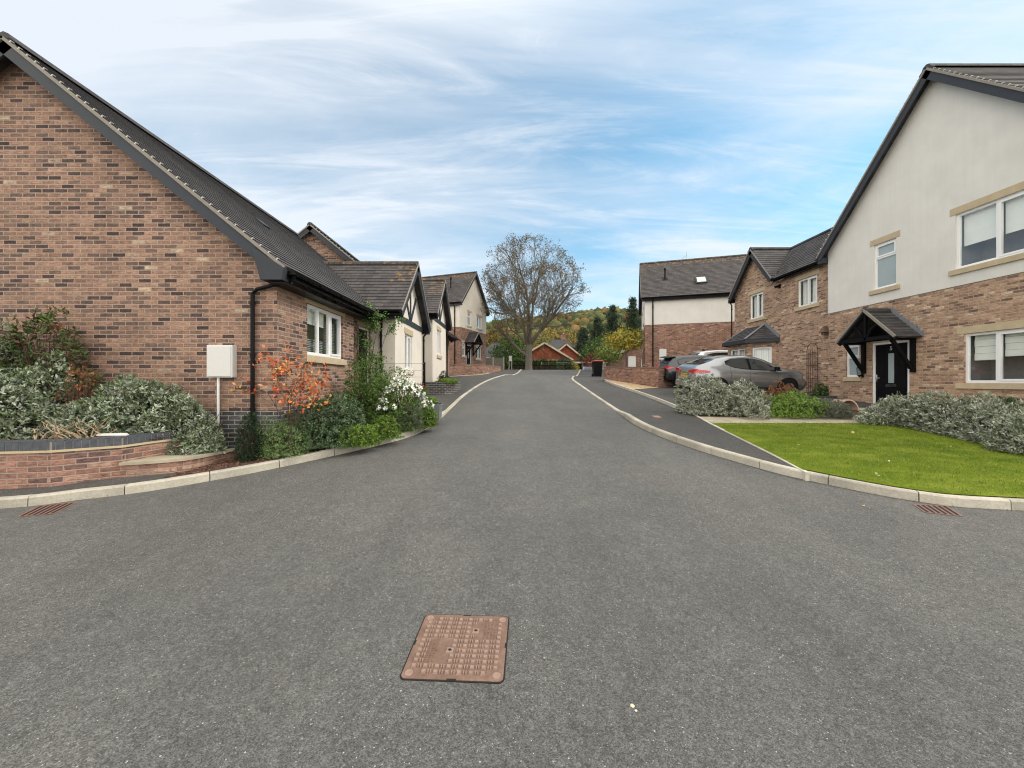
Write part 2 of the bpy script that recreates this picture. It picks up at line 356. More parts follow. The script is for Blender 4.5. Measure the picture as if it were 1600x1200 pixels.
roadm=asphalt('road_asphalt',(.098,.097,.093)); pavem=asphalt('pavement_asphalt',(.066,.063,.060))
def kerbmat():
    m,nt,b=newmat('kerb_concrete'); g=N(nt,'ShaderNodeNewGeometry'); P=g.outputs['Position']
    n=noise_n(nt,1.6,6,.65,P); n2=noise_n(nt,35,5,.7,P)
    cc=ramp(nt,n.outputs[0],[(.3,(.30,.28,.23)),(.55,(.42,.39,.325)),(.75,(.50,.465,.39))]); cc=mixc(nt,1.0,cc,ramp(nt,n2.outputs[0],[(.3,(.78,)*3),(.65,(1.08,)*3)]),'MULTIPLY')
    at_=N(nt,'ShaderNodeAttribute',attribute_name='tone'); cc=mixc(nt,1.0,cc,at_.outputs['Color'],'MULTIPLY')
    L(nt,cc,b.inputs['Base Color']); b.inputs['Roughness'].default_value=.9; bump(nt,n2.outputs[0],b,.3,.004); return m
kerbm=kerbmat()
def lawnmat():
    m,nt,b=newmat('lawn_grass'); g=N(nt,'ShaderNodeNewGeometry'); P=g.outputs['Position']
    mp=N(nt,'ShaderNodeMapping'); L(nt,P,mp.inputs[0]); mp.inputs['Scale'].default_value=(1,1.6,1)
    n=noise_n(nt,1.6,6,.65,mp.outputs[0]); n2=noise_n(nt,60,4,.7,P)
    cc=ramp(nt,n.outputs[0],[(.3,(.068,.115,.010)),(.5,(.125,.17,.016)),(.72,(.21,.245,.035))]); cc=mixc(nt,1.0,cc,ramp(nt,n2.outputs[0],[(.3,(.6,)*3),(.7,(1.3,)*3)]),'MULTIPLY')
    L(nt,cc,b.inputs['Base Color']); b.inputs['Roughness'].default_value=1; b.inputs['Specular IOR Level'].default_value=.03; bump(nt,n2.outputs[0],b,.8,.02); return m
lawnm=lawnmat()
def soilmat(name,a,bc,sc=60):
    m,nt,b=newmat(name); g=N(nt,'ShaderNodeNewGeometry'); P=g.outputs['Position']
    v=N(nt,'ShaderNodeTexVoronoi'); v.inputs['Scale'].default_value=sc; L(nt,P,v.inputs['Vector']); sx=N(nt,'ShaderNodeSeparateColor'); L(nt,v.outputs['Color'],sx.inputs[0])
    cc=ramp(nt,sx.outputs[0],[(0,a),(1,bc)]); n=noise_n(nt,3,5,.6,P); cc=mixc(nt,1.0,cc,ramp(nt,n.outputs[0],[(.3,(.7,)*3),(.7,(1.2,)*3)]),'MULTIPLY')
    L(nt,cc,b.inputs['Base Color']); b.inputs['Roughness'].default_value=.95; bump(nt,v.outputs['Distance'],b,.8,.02); return m
soilm=soilmat('bark_mulch',(.045,.022,.014),(.13,.065,.045)); gravelm=soilmat('gold_gravel',(.30,.20,.10),(.68,.52,.32),45)
groundm=soilmat('rough_ground',(.07,.085,.03),(.10,.11,.045),3)
def leafmat(name='leaf',rough=.6,trans=.05,spec=.2):
    m,nt,b=newmat(name); a=N(nt,'ShaderNodeAttribute',attribute_name='col')
    L(nt,a.outputs['Color'],b.inputs['Base Color']); b.inputs['Roughness'].default_value=rough; b.inputs['Specular IOR Level'].default_value=spec
    if trans:
        t=N(nt,'ShaderNodeBsdfTranslucent'); L(nt,a.outputs['Color'],t.inputs[0]); mx=N(nt,'ShaderNodeMixShader'); mx.inputs[0].default_value=trans
        o=nt.nodes['Material Output']; L(nt,b.outputs[0],mx.inputs[1]); L(nt,t.outputs[0],mx.inputs[2]); L(nt,mx.outputs[0],o.inputs[0])
    return m
leafm=leafmat()
def glassmat(name,tint=(.95,.98,.97),ior=2.1,frost=0.0):
    m,nt,b=newmat(name); o=nt.nodes['Material Output']
    t=N(nt,'ShaderNodeBsdfTransparent'); t.inputs[0].default_value=(*tint,1); g=N(nt,'ShaderNodeBsdfGlossy'); g.inputs['Roughness'].default_value=.02+frost
    g.inputs[0].default_value=(.9,.95,1,1)
    lw=N(nt,'ShaderNodeLayerWeight'); lw.inputs[0].default_value=.5; fc=M2(nt,'MULTIPLY_ADD',M2(nt,'POWER',lw.outputs['Facing'],3.0),.55,.09); mx=N(nt,'ShaderNodeMixShader')
    L(nt,fc,mx.inputs[0]); L(nt,t.outputs[0],mx.inputs[1]); L(nt,g.outputs[0],mx.inputs[2]); L(nt,mx.outputs[0],o.inputs[0]); return m
glass=glassmat('window_glass'); 
frost=plain('frosted_glass',(.30,.36,.37),.18,var=.05,scale=3,spec=.8)
def carpaint(name,c,rough=.3):
    m,nt,b=newmat(name); b.inputs['Base Color'].default_value=(*c,1); b.inputs['Metallic'].default_value=.8; b.inputs['Roughness'].default_value=rough
    b.inputs['Coat Weight'].default_value=.8; b.inputs['Coat Roughness'].default_value=.06; return m
silverp=carpaint('silver_grey_paint',(.29,.295,.31),.24); darkp=carpaint('dark_grey_paint',(.05,.054,.06)); whitep=carpaint('white_silver_paint',(.60,.60,.62))
carglass,_nt,_b=newmat('car_glass'); _b.inputs['Base Color'].default_value=(.012,.014,.016,1); _b.inputs['Roughness'].default_value=.04; _b.inputs['Specular IOR Level'].default_value=.9
redlamp,_nt,_b=newmat('red_lamp_lens'); _b.inputs['Base Color'].default_value=(.45,.008,.012,1); _b.inputs['Roughness'].default_value=.12; _b.inputs['Coat Weight'].default_value=1
clearlamp,_nt,_b=newmat('clear_lamp_lens'); _b.inputs['Base Color'].default_value=(.5,.5,.5,1); _b.inputs['Roughness'].default_value=.12; _b.inputs['Metallic'].default_value=.5
yplate=plain('yellow_plate',(.62,.42,.03),.5,var=.02)
chrome=plain('chrome_trim',(.6,.6,.6),.15,metal=1,var=.02)

# ---------------------------------------------------------------- ground sheets
def smooth_line(pts,n=6):
    pts=[Vector((p[0],p[1])) for p in pts]; o=[]
    for i in range(len(pts)-1):
        p0=pts[max(i-1,0)]; p1=pts[i]; p2=pts[i+1]; p3=pts[min(i+2,len(pts)-1)]
        for k in range(n):
            t=k/n; o.append(.5*((2*p1)+(p2-p0)*t+(2*p0-5*p1+4*p2-p3)*t*t+(3*p1-p0-3*p2+p3)*t**3))
    o.append(pts[-1]); return o
def sheet(poly,zf,ystep=None):
    bm=bmesh.new(); pts=[Vector((p[0],p[1],0)) for p in poly]
    vs=[bm.verts.new(p) for p in pts]
    for t in tessellate_polygon([pts]):
        try: bm.faces.new([vs[i] for i in t])
        except ValueError: pass
    bmesh.ops.recalc_face_normals(bm,faces=bm.faces)
    for y in ([3,33,38,60] if ystep is None else ystep):
        bmesh.ops.bisect_plane(bm,geom=bm.verts[:]+bm.edges[:]+bm.faces[:],plane_co=(0,y,0),plane_no=(0,1,0))
    for v in bm.verts: v.co.z=zf(v.co.x,v.co.y)
    bmesh.ops.triangulate(bm,faces=bm.faces); bmesh.ops.recalc_face_normals(bm,faces=bm.faces)
    for f in bm.faces:
        if f.normal.z<0: f.normal_flip()
    me=bpy.data.meshes.new('sheet'); bm.to_mesh(me); bm.free(); return me
def mk(name,me,mat):
    me.name=name; me.materials.append(mat); o=bpy.data.objects.new(name,me); col.objects.link(o); o['kind']='structure'; return o
# base terrain
bm=bmesh.new()
xs=[-1500,-200,-60,-20,-12,-6,0,6,12,20,60,200,1500]; ys=[-60,-20,-5,3,12,20,33,38,60,90,150,400,900,2500]
gv=[[bm.verts.new((x,y,G(y)-.08)) for x in xs] for y in ys]
for i in range(len(ys)-1):
    for j in range(len(xs)-1): bm.faces.new((gv[i][j],gv[i][j+1],gv[i+1][j+1],gv[i+1][j]))
me=bpy.data.meshes.new('ground'); bm.to_mesh(me); bm.free(); mk('ground',me,groundm)

LK=[(-14,3.7),(-9,4.15)]+[tuple(gp(x,y)) for x,y in ((0,795),(115,782),(230,768),(380,742),(500,717),(600,694),(655,677),(688,655),(708,636),(727,618),(750,602),(768,593),(790,586),(812,581.5),(826,579.5))]
RK=[(15,3.9),(10,4.2)]+[tuple(gp(x,y)) for x,y in ((1600,798),(1430,783),(1260,750),(1180,730),(1075,698),(1000,668),(960,641),(925,617),(903,601),(893,593),(895,588),(903,583),(912,579.8))]
LKs=smooth_line(LK,5); RKs=smooth_line(RK,5)
lend=LKs[-1]; rend_=RKs[-1]
roadpoly=[(-60,-20),(60,-20),(60,3.2)]+[tuple(p) for p in RKs]+[(rend_.x+10,rend_.y+2),(60,rend_.y+3),(60,41.5),(-60,41.5),(-60,lend.y+5),(lend.x-7,lend.y+3.0)]+[tuple(p) for p in LKs[::-1]]+[(-60,3.0)]
mk('road',sheet(roadpoly,lambda x,y:G(y)),roadm)
def kerbh(y): 
    return .12 if y<10.6 else (.12-.09*(y-10.6)/1.2 if y<11.8 else .03)
def kdz(y): return kerbh(y)-.008
def resample(line,step):
    o=[line[0]]; acc=0
    for a,b in zip(line,line[1:]):
        d=(b-a).length; t=step-acc
        while t<=d: o.append(a+(b-a)*(t/d)); t+=step
        acc=d-(t-step)
    return o
def kerb(line,side,step=.9):
    mb=MB(); tones=[]
    fine=resample(line,step/4)
    def nrm(i):
        a=fine[max(i-1,0)]; b=fine[min(i+1,len(fine)-1)]; d=(b-a).normalized(); return Vector((-d.y,d.x))*side
    rnd=random.Random(3)
    i=0
    while i+4<len(fine):
        tone=rnd.uniform(.84,1.1); ins=.006
        prof=[]
        for k in range(5):
            p=fine[i+k].copy(); n=nrm(i+k)
            if k==0: p+= (fine[i+1]-fine[i]).normalized()*ins
            if k==4: p-= (fine[i+4]-fine[i+3]).normalized()*ins
            h=kerbh(p.y); g=G(p.y)
            prof.append([(p.x,p.y,g-.05),(p.x+n.x*.008,p.y+n.y*.008,g+h-.02),(p.x+n.x*.025,p.y+n.y*.025,g+h),(p.x+n.x*.125,p.y+n.y*.125,g+h),(p.x+n.x*.125,p.y+n.y*.125,g-.05)])
        for k in range(4):
            for j in range(4):
                mb.face([prof[k][j],prof[k+1][j],prof[k+1][j+1],prof[k][j+1]]); tones.append(tone)
        for k in (0,4): mb.face(prof[k]); tones.append(tone)
        i+=4
    me=finish('kerb',mb,kerbm,uv=False)
    a=me.color_attributes.new('tone','FLOAT_COLOR','CORNER'); dat=[]
    for p,t in zip(me.polygons,tones):
        for _ in p.loop_indices: dat += [t,t,t,1]
    a.data.foreach_set('color',dat)
    o=bpy.data.objects.new('kerb',me); col.objects.link(o); o['kind']='structure'; return o
kerb(LKs,1); kerb(RKs,-1)
# offset lines behind the kerbs
def offset(line,d):
    o=[]
    for i,p in enumerate(line):
        a=line[max(i-1,0)]; b=line[min(i+1,len(line)-1)]; t=(b-a).normalized(); o.append(p+Vector((-t.y,t.x))*d)
    return o
LKo=offset(LKs,.12); RKo=offset(RKs,-.12)
EDp=[gp(x,y,.1) for x,y in ((1262,741),(1210,713),(1150,683),(1110,663),(1060,636),(1000,613),(960,600),(942,592))]
ED=smooth_line(EDp,4)
# right pavement between kerb and edging
j=min(range(len(RKo)),key=lambda i:(RKo[i]-ED[0]).length)
pv=[tuple(p) for p in RKo[j:]]+[(rend_.x+9,rend_.y+1.8),(9.0,25.0)]+[tuple(p) for p in ED[::-1]]
ysteps=[3,6,10.6,11.8,20,33,38]
mk('pavement',sheet(pv,lambda x,y:G(y)+kdz(y),ysteps),pavem)
PY0,PY1=9.3,10.15
edx=lambda y: np.interp(y,[p.y for p in ED],[p.x for p in ED])
RKl=offset(RKs,-.10)
lawn_poly=[tuple(p) for p in RKl[2:j+1]]+[tuple(p) for p in ED if p.y<PY0-.05]+[(edx(PY0)+.0,PY0),(11.97,PY0),(11.97,5.0),(13.5,4.2)]
lawn_z=lambda x,y:G(y)+kdz(min(y,10))+.012+.03*math.sin(x*.8)*math.sin(y*.7)*min(1,max(0,(y-5))/1.5)*min(1,max(0,9.2-y))
mk('lawn',sheet(lawn_poly,lawn_z,[3]+[4.5+.35*i for i in range(15)]),lawnm)
# flagstone path, bed, driveway, gravel
mb=MB(); x=edx(PY0)+.08; rnd=random.Random(5)
while x<11.7:
    wd=rnd.choice((.6,.9,.45)); xe=min(x+wd,11.96)
    for ya,yb in ((PY0,PY0+.42),(PY0+.42,PY1)):
        z=G((ya+yb)/2)+.115
        p=[(x+.006,ya+.006),(xe-.006,ya+.006),(xe-.006,yb-.006),(x+.006,yb-.006)]
        mb.hexa([(a,b,G(b)+.02) for a,b in p]+[(a,b,G(b)+.125+rnd.uniform(-.002,.002)) for a,b in p])
    x=xe
struct('path',mb,paving)
mb=MB()
for ix in range(3):
    for iy in range(7):
        xa=10.15+ix*.6; ya=PY1+.01+iy*.6; 
        if ya>14.1: continue
        p=[(xa+.005,ya+.005),(xa+.595,ya+.005),(xa+.595,ya+.595),(xa+.005,ya+.595)]
        mb.hexa([(a,b,G(b)-.02) for a,b in p]+[(a,b,min(G(b)+.12,.87+.03*(b-12))) for a,b in p])
struct('doorstep_paving',mb,paving)
mk('planting_bed',sheet([(edx(PY1)+.05,PY1),(10.2,PY1),(10.2,12.3),(edx(12.3)+.05,12.3)],lambda x,y:G(y)+.115,[PY1+.3]),soilm)
mk('driveway',sheet([(float(edx(12.1))+.03,12.1),(12.3,12.1),(12.3,26),(7.6,26),(6.9,19.0),(float(edx(17.2))+.05,17.2)],lambda x,y:G(y)+.085,[20]),pavem)
mk('gravel_strip',sheet([(float(edx(16.9))+.06,16.9),(7.4,18.0),(7.3,19.0),(5.5,22.7)]+[tuple(p+Vector((.06,0))) for p in ED[::-1] if p.y>17.2],lambda x,y:G(y)+.098,[20]),gravelm)
# edging strip
def strip(line,wd,dz,mat,name='edging_strip'):
    mb=MB(); ln=resample(line,.9)
    for a,b in zip(ln,ln[1:]):
        d=(b-a).normalized(); n=Vector((-d.y,d.x))*wd/2; a2=a+d*.004; b2=b-d*.004
        q=[a2-n,b2-n,b2+n,a2+n]; mb.hexa([(p.x,p.y,G(p.y)-.03) for p in q]+[(p.x,p.y,G(p.y)+dz) for p in q])
    return struct(name,mb,mat)
edgem=plain('pale_edging_concrete',(.50,.47,.40),.9,var=.2,scale=6)
strip(ED,.055,.128,edgem)
# left pavement strip in front of the raised bed, and beyond the bungalow's bed
bedend=min(range(len(LKo)),key=lambda i:abs(LKo[i].y-10.4))
k5=min(range(len(LKo)),key=lambda i:abs(LKo[i].x+4.9))
PW=[gp(0,766,.1),gp(79,762,.1),gp(184,753,.1),gp(276,743.7,.1),gp(360,722,.1)]
mk('pavement',sheet([tuple(p) for p in LKo[:k5+1]]+[(PW[4].x,PW[4].y+.1)]+[(p.x,p.y+.15) for p in PW[3::-1]]+[(-9,5.1),(-14,4.9)],lambda x,y:G(y)+kdz(y),[4.5,5]),pavem)
def bedz(x,y): return G(y)+.118+.20*max(0,min(1,(-x-3.0)/1.1))*max(0,min(1,(y-6.3)/.8))
bp=[tuple(p) for p in LKo[k5:bedend+1]]+[(-3.45,10.4),(-4.15,10.6),(-4.15,6.69),(-4.72,6.69),(PW[4].x-.03,PW[4].y+.1),(PW[3].x-.02,PW[3].y+.12)]
mk('planting_bed',sheet(bp,bedz,[6+.5*i for i in range(10)]),soilm)
mk('pavement',sheet([tuple(p) for p in LKo[bedend:]]+[(lend.x-8,lend.y+2.5),(-12,33),(-12,10.4)],lambda x,y:G(y)+kdz(y)-.002,ysteps),pavem)
strip([Vector((-3.5,11.1)),Vector((LKo[bedend].x-.05,11.15))],.06,.05,edgem)
strip([Vector((-4.4,25.0)),Vector((-2.1,26.9)),Vector((-1.6,28.6))],.06,.045,edgem)
mk('verge',sheet([(-60,41.5),(60,41.5),(60,60),(-60,60)],lambda x,y:G(y)+.06,[44]),lawnm)

# ---------------------------------------------------------------- building helpers
class Fr:                                   # wall frame: origin, direction along wall, outward normal
    def __init__(s,O,d,n): s.O=Vector((O[0],O[1],0)); s.d=Vector((d[0],d[1],0)).normalized(); s.n=Vector((n[0],n[1],0)).normalized()
    def p(s,u,z,n=0): q=s.O+s.d*u+s.n*n; return Vector((q.x,q.y,z))
def fbox(mb,fr,u0,u1,z0,z1,n0,n1,mi=0):
    P=[fr.p(u,z,n) for z in (z0,z1) for (u,n) in ((u0,n0),(u1,n0),(u1,n1),(u0,n1))]
    mb.hexa(P,mi)
def wallpoly(mb,fr,outer,holes=(),nn=0.0,reveal=.11,mi=0):
    hs=[[(a,b),(c,b),(c,d),(a,d)] for a,b,c,d in holes]
    mb.poly(outer,hs,lambda u,z:fr.p(u,z,nn),mi)
    for a,b,c,d in holes:
        for (p,q) in (((a,b),(c,b)),((c,b),(c,d)),((c,d),(a,d)),((a,d),(a,b))):
            mb.face([fr.p(*p,nn),fr.p(*q,nn),fr.p(*q,nn-reveal),fr.p(*p,nn-reveal)],mi)
def window(T,fr,u0,u1,z0,z1,cols=(.5,),trans=None,nn=0.0,sill=True,lintel=True,bl=None,frosted=False,so=.12,lh=.19,sash=(0,),rec=.05,stonem=None):
    """cols: mullion positions 0..1; trans: {column: fraction from top}"""
    st=stonem or stone
    mb=MB(); w=.055; n0=nn-rec-.065; n1=nn-rec
    fbox(mb,fr,u0,u1,z0,z0+w,n0,n1); fbox(mb,fr,u0,u1,z1-w,z1,n0,n1)
    fbox(mb,fr,u0,u0+w,z0+w,z1-w,n0,n1); fbox(mb,fr,u1-w,u1,z0+w,z1-w,n0,n1)
    xs=[u0+w]+[u0+(u1-u0)*c for c in cols]+[u1-w]; pn=MB()
    for c in xs[1:-1]: fbox(mb,fr,c-w*.5,c+w*.5,z0+w,z1-w,n0,n1)
    for i in range(len(xs)-1):
        a=xs[i]+(w*.5 if i>0 else 0); b=xs[i+1]-(w*.5 if i<len(xs)-2 else 0)
        cells=[(z0+w,z1-w)]
        if trans and i in trans:
            zt=z1-(z1-z0)*trans[i]; fbox(mb,fr,a,b,zt-w*.5,zt+w*.5,n0,n1); cells=[(z0+w,zt-w*.5),(zt+w*.5,z1-w)]
        for ci,(za,zb) in enumerate(cells):
            isash = (i in sash and (len(cells)==1 or ci==1))
            if isash:
                s=.045
                for bx in ((a,b,za,za+s),(a,b,zb-s,zb),(a,a+s,za+s,zb-s),(b-s,b,za+s,zb-s)): fbox(mb,fr,*bx,n0+.01,n1+.014)
                aa,bb,zza,zzb=a+s,b-s,za+s,zb-s
            else: aa,bb,zza,zzb=a+.012,b-.012,za+.012,zb-.012; 
            if not isash:
                s=.012
                for bx in ((a,b,za,za+s),(a,b,zb-s,zb),(a,a+s,za+s,zb-s),(b-s,b,za+s,zb-s)): fbox(mb,fr,*bx,n0+.01,n1-.012)
            pn.face([fr.p(aa,zza,n0+.035),fr.p(bb,zza,n0+.035),fr.p(bb,zzb,n0+.035),fr.p(aa,zzb,n0+.035)])
    wo=T.part('window',mb,upvc)
    T.part('pane',pn,frost if frosted else glass,parent=wo)
    if sill:
        m=MB(); P=[]; 
        fbox(m,fr,u0-so,u1+so,z0-.15,z0-.012,nn-.04,nn+.055); fbox(m,fr,u0-.0,u1+.0,z0-.012,z0-.001,n0,nn+.02)
        T.part('sill',m,st,parent=wo,bevel=.006)
    if lintel:
        m=MB(); fbox(m,fr,u0-so,u1+so,z1+.002,z1+lh,nn-.06,nn+.012); T.part('lintel',m,st,parent=wo,bevel=.004)
    if not frosted:
        m=MB(); P=.6                    # shallow room behind
        for f in (((u0,z0),(u1,z0),(u1,z0),(u0,z0)),):
            pass
        a,b,c,d,e=u0-.02,u1+.02,z0-.02,z1+.02,nn-.75
        m.face([fr.p(a,c,e),fr.p(b,c,e),fr.p(b,d,e),fr.p(a,d,e)])
        for q in (((a,c),(b,c)),((b,c),(b,d)),((b,d),(a,d)),((a,d),(a,c))):
            m.face([fr.p(*q[0],e),fr.p(*q[1],e),fr.p(*q[1],nn-.118),fr.p(*q[0],nn-.118)])
        T.part('room',m,roomm,parent=wo)
        for (kind,ca,cb,fa,fb) in (bl or ()):
            m=MB(); ua=u0+w+(u1-u0-2*w)*ca; ub=u0+w+(u1-u0-2*w)*cb; za=z0+(z1-z0)*fa; zb=z0+(z1-z0)*fb
            if kind=='roller':
                fbox(m,fr,ua,ub,za,zb,nn-.185,nn-.18); fbox(m,fr,ua,ub,za-.015,za,nn-.19,nn-.175)
            elif kind=='roman':
                k=4
                for i in range(k):
                    h=(zb-za)/k; fbox(m,fr,ua,ub,za+i*h+.006,za+(i+1)*h,nn-.19-.01*(i%2),nn-.175-.01*(i%2))
            elif kind=='slats':
                k=max(4,int((zb-za)/.035))
                for i in range(k): fbox(m,fr,ua,ub,za+(zb-za)*i/k,za+(zb-za)*(i+.55)/k,nn-.20,nn-.185)
            elif kind=='vert':
                k=max(3,int((ub-ua)/.09))
                for i in range(k): fbox(m,fr,ua+(ub-ua)*i/k,ua+(ub-ua)*(i+.9)/k,za,zb,nn-.19-.008*(i%2),nn-.185-.008*(i%2))
            T.part('blind',m,blind if kind!='slats' else slat,parent=wo)
    return wo
def slope(mb,lich,E0,E1,R0,R1,gauge=.18,step=.016,lf=None,thick=.05):
    E0,E1,R0,R1=map(Vector,(E0,E1,R0,R1)); n=(E1-E0).cross(R0-E0)
    if n.length<1e-6: n=(E1-E0).cross(R1-E0)
    n.normalize()
    if n.z<0: n=-n
    ls=((R0+R1)/2-(E0+E1)/2).length; k=max(2,round(ls/gauge))
    for i in range(k):
        a,b=i/k,(i+1)/k
        A0=E0.lerp(R0,a); A1=E1.lerp(R1,a); B0=E0.lerp(R0,b); B1=E1.lerp(R1,b)
        if (A1-A0).length>1e-4:
            q=[A0+n*step,A1+n*step,B1+n*.001,B0+n*.001]
            # split lengthwise so lichen can vary
            ns=max(1,int((A1-A0).length/.6)) if lf else 1
            for s in range(ns):
                t0,t1=s/ns,(s+1)/ns
                qq=[q[0].lerp(q[1],t0),q[0].lerp(q[1],t1),q[3].lerp(q[2],t1),q[3].lerp(q[2],t0)]
                mb.face(qq if (qq[1]-qq[0]).cross(qq[2]-qq[0]).z>0 else qq[::-1])
                lich.append(lf((t0+t1)/2,(a+b)/2) if lf else 0)
            mb.face([A0,A1,A1+n*step,A0+n*step]); lich.append(0)
            for (p,pp) in ((A0,B0),(A1,B1)): mb.face([p-n*thick,p+n*step,pp+n*.001,pp-n*thick]); lich.append(0)
    mb.face([E0-n*thick,E1-n*thick,R1-n*thick,R0-n*thick]); lich.append(0)
    mb.face([E0-n*thick,E1-n*thick,E1,E0]); lich.append(0)
def roofpart(T,slopes,mat=None,name='roof',ridge=None,lf=None,**k):
    mb=MB(); lich=[]
    for s in slopes: slope(mb,lich,*s,lf=lf,**k)
    if ridge:
        for a,b in ridge:
            a=Vector(a); b=Vector(b); ln=(b-a).length; kk=max(1,round(ln/.45)); d=(b-a)/kk
            sd_=d.cross(Vector((0,0,1))).normalized(); n0=len(mb.f)
            for i in range(kk):
                p=a+d*i; q=a+d*(i+.985); r=.12
                pr=[(-r,-.09),(-r*.7,.0),(0,.035),(r*.7,.0),(r,-.09)]
                for (x0,z0),(x1,z1) in zip(pr,pr[1:]):
                    mb.face([p+sd_*x0+Vector((0,0,z0)),q+sd_*x0+Vector((0,0,z0)),q+sd_*x1+Vector((0,0,z1)),p+sd_*x1+Vector((0,0,z1))])
                mb.face([p+sd_*x+Vector((0,0,z)) for x,z in pr]); mb.face([q+sd_*x+Vector((0,0,z)) for x,z in pr])
            lich += [(.9 if lf else 0)]*(len(mb.f)-n0)
    me=finish(name,mb,mat or tilem,xf=T.inv)
    at_=me.attributes.new('lichen','FLOAT','FACE'); at_.data.foreach_set('value',[float(x) for x in lich])
    return T.part(name,me,None)
def verge(T,E,Rr,out,clips=True,board=.24,boardm=None,th=.03,inn=0.0,parts=True):
    """bargeboard, mortar verge and clips along a gable edge from eave E to ridge R; out = outward normal"""
    E=Vector(E); Rr=Vector(Rr); out=Vector(out); d=(Rr-E).normalized(); up=out.cross(d); up=up if up.z>0 else -up
    mb=MB(); mb.beam(E-out*.02,Rr-out*.02+d*board*.30,th,board,up=up,off=(0,-board/2-.055))
    T.part('bargeboard',mb,boardm or anth)
    mb=MB(); mb.beam(E-out*.01,Rr-out*.01,.07,.05,up=up,off=(0,-.026))
    if clips:
        k=int((Rr-E).length/.18)
        for i in range(1,k):
            c=E+d*(i*.18)+up*.010+out*.022; mb.beam(c-d*.008,c+d*.008,.014,.036,up=up,mi=1)
            c2=E+d*(i*.18)+up*.028; mb.beam(c2-out*.02,c2+out*.028,.014,.008,up=up,mi=1)
    T.part('verge',mb,[vergem,clipm])
def gutter(T,a,b,out,name='gutter'):
    a=Vector(a); b=Vector(b); out=Vector(out); mb=MB(); d=(b-a).normalized(); r=.058
    pr=[(math.cos(t)*r,math.sin(t)*r) for t in [math.pi+math.pi*i/8 for i in range(9)]]
    for (x0,z0),(x1,z1) in zip(pr,pr[1:]):
        o0,o1=out*(x0+r),out*(x1+r); mb.face([a+o0+Vector((0,0,z0)),b+o0+Vector((0,0,z0)),b+o1+Vector((0,0,z1)),a+o1+Vector((0,0,z1))])
    for e in (a,b): mb.face([e+out*(x+r)+Vector((0,0,z)) for x,z in pr])
    mb.beam(a+out*2*r,b+out*2*r,.012,.012)
    mb.beam(a-out*.014,b-out*.014,.02,.17,off=(0,-.04))                   # fascia
    ln=(b-a).length; k=max(1,int(ln/.9))
    for i in range(k+1):
        c=a+d*(ln*i/k); mb.beam(c+out*r-d*.012,c+out*r+d*.012,.135,.022,off=(0,-.055))
    return T.part(name,mb,blackp)
def downpipe(T,pts,r=.034):
    mb=MB(); mb.tube(pts,r,10)
    p=Vector(pts[-2]); q=Vector(pts[-1]); 
    for t in (.06,.4,.75):
        c=p.lerp(q,t); mb.tube([c+Vector((0,0,.03)),c-Vector((0,0,.03))],r*1.3,10)
    return T.part('downpipe',mb,blackp)
def textmesh(s,size,ext=.004):
    cu=bpy.data.curves.new('txt','FONT'); cu.body=s; cu.size=size; cu.extrude=ext; cu.align_x='CENTER'; cu.align_y='CENTER'
    o=bpy.data.objects.new('txt',cu); col.objects.link(o); bpy.context.view_layer.update()
    me=bpy.data.meshes.new_from_object(o.evaluated_get(bpy.context.evaluated_depsgraph_get())); bpy.data.objects.remove(o); return me
#@@SECTION2
# ---------------------------------------------------------------- near left bungalow and its neighbour
def onwall(fr,px,py):
    k=(px-800)/F; t=(k*fr.O.y-fr.O.x)/(fr.d.x-k*fr.d.y); y=fr.O.y+t*fr.d.y
    return t,EYE+(HZ-py)/F*y
XE,ZE,SL=-3.80,3.63,.815
XR=-8.55; ZR=ZE+(XE-XR)*SL
def main_block(T,y0,y1,dz,bk,zb,near=True,sideh=(),farx=True):
    ze=ZE+dz; zr=ZR+dz; XL=2*XR-XE
    ys=y0-.27; ye=y1+.27
    roofpart(T,[((XE,ys,ze),(XE,ye,ze),(XR,ys,zr),(XR,ye,zr)),((XL,ys,ze),(XL,ye,ze),(XR,ys,zr),(XR,ye,zr))],ridge=[((XR,ys,zr+.05),(XR,ye,zr+.05))])
    bt=1.196+dz
    mb=MB(); mbb=MB()
    def gab(y,n,mi_first):
        nonlocal mbb
        fr=Fr((-12.99,y),(1,0),(0,n)); W=8.88
        top=ze+(XE+4.11)*SL-.07+.31*0
        zt=ze+.31*SL-.07
        wallpoly(mb,fr,[(0,bt),(W,bt),(W,zt),(4.44,zr-.07),(0,zt)])
        wallpoly(mbb,fr,[(0,zb),(W,zb),(W,bt),(0,bt)],nn=.001)
    gab(y0,-1,0); mm=mbb; mbb=MB(); gab(y1,1,0); T.part('blue_brick_plinth',mbb,bluebrk); mbb=mm
    fr=Fr((-12.99,y0),(0,1),(-1,0)); wallpoly(mb,fr,[(0,zb),(y1-y0,zb),(y1-y0,ze+.15),(0,ze+.15)])
    return mb,mbb,bt,ze,zr,ys,ye,XL
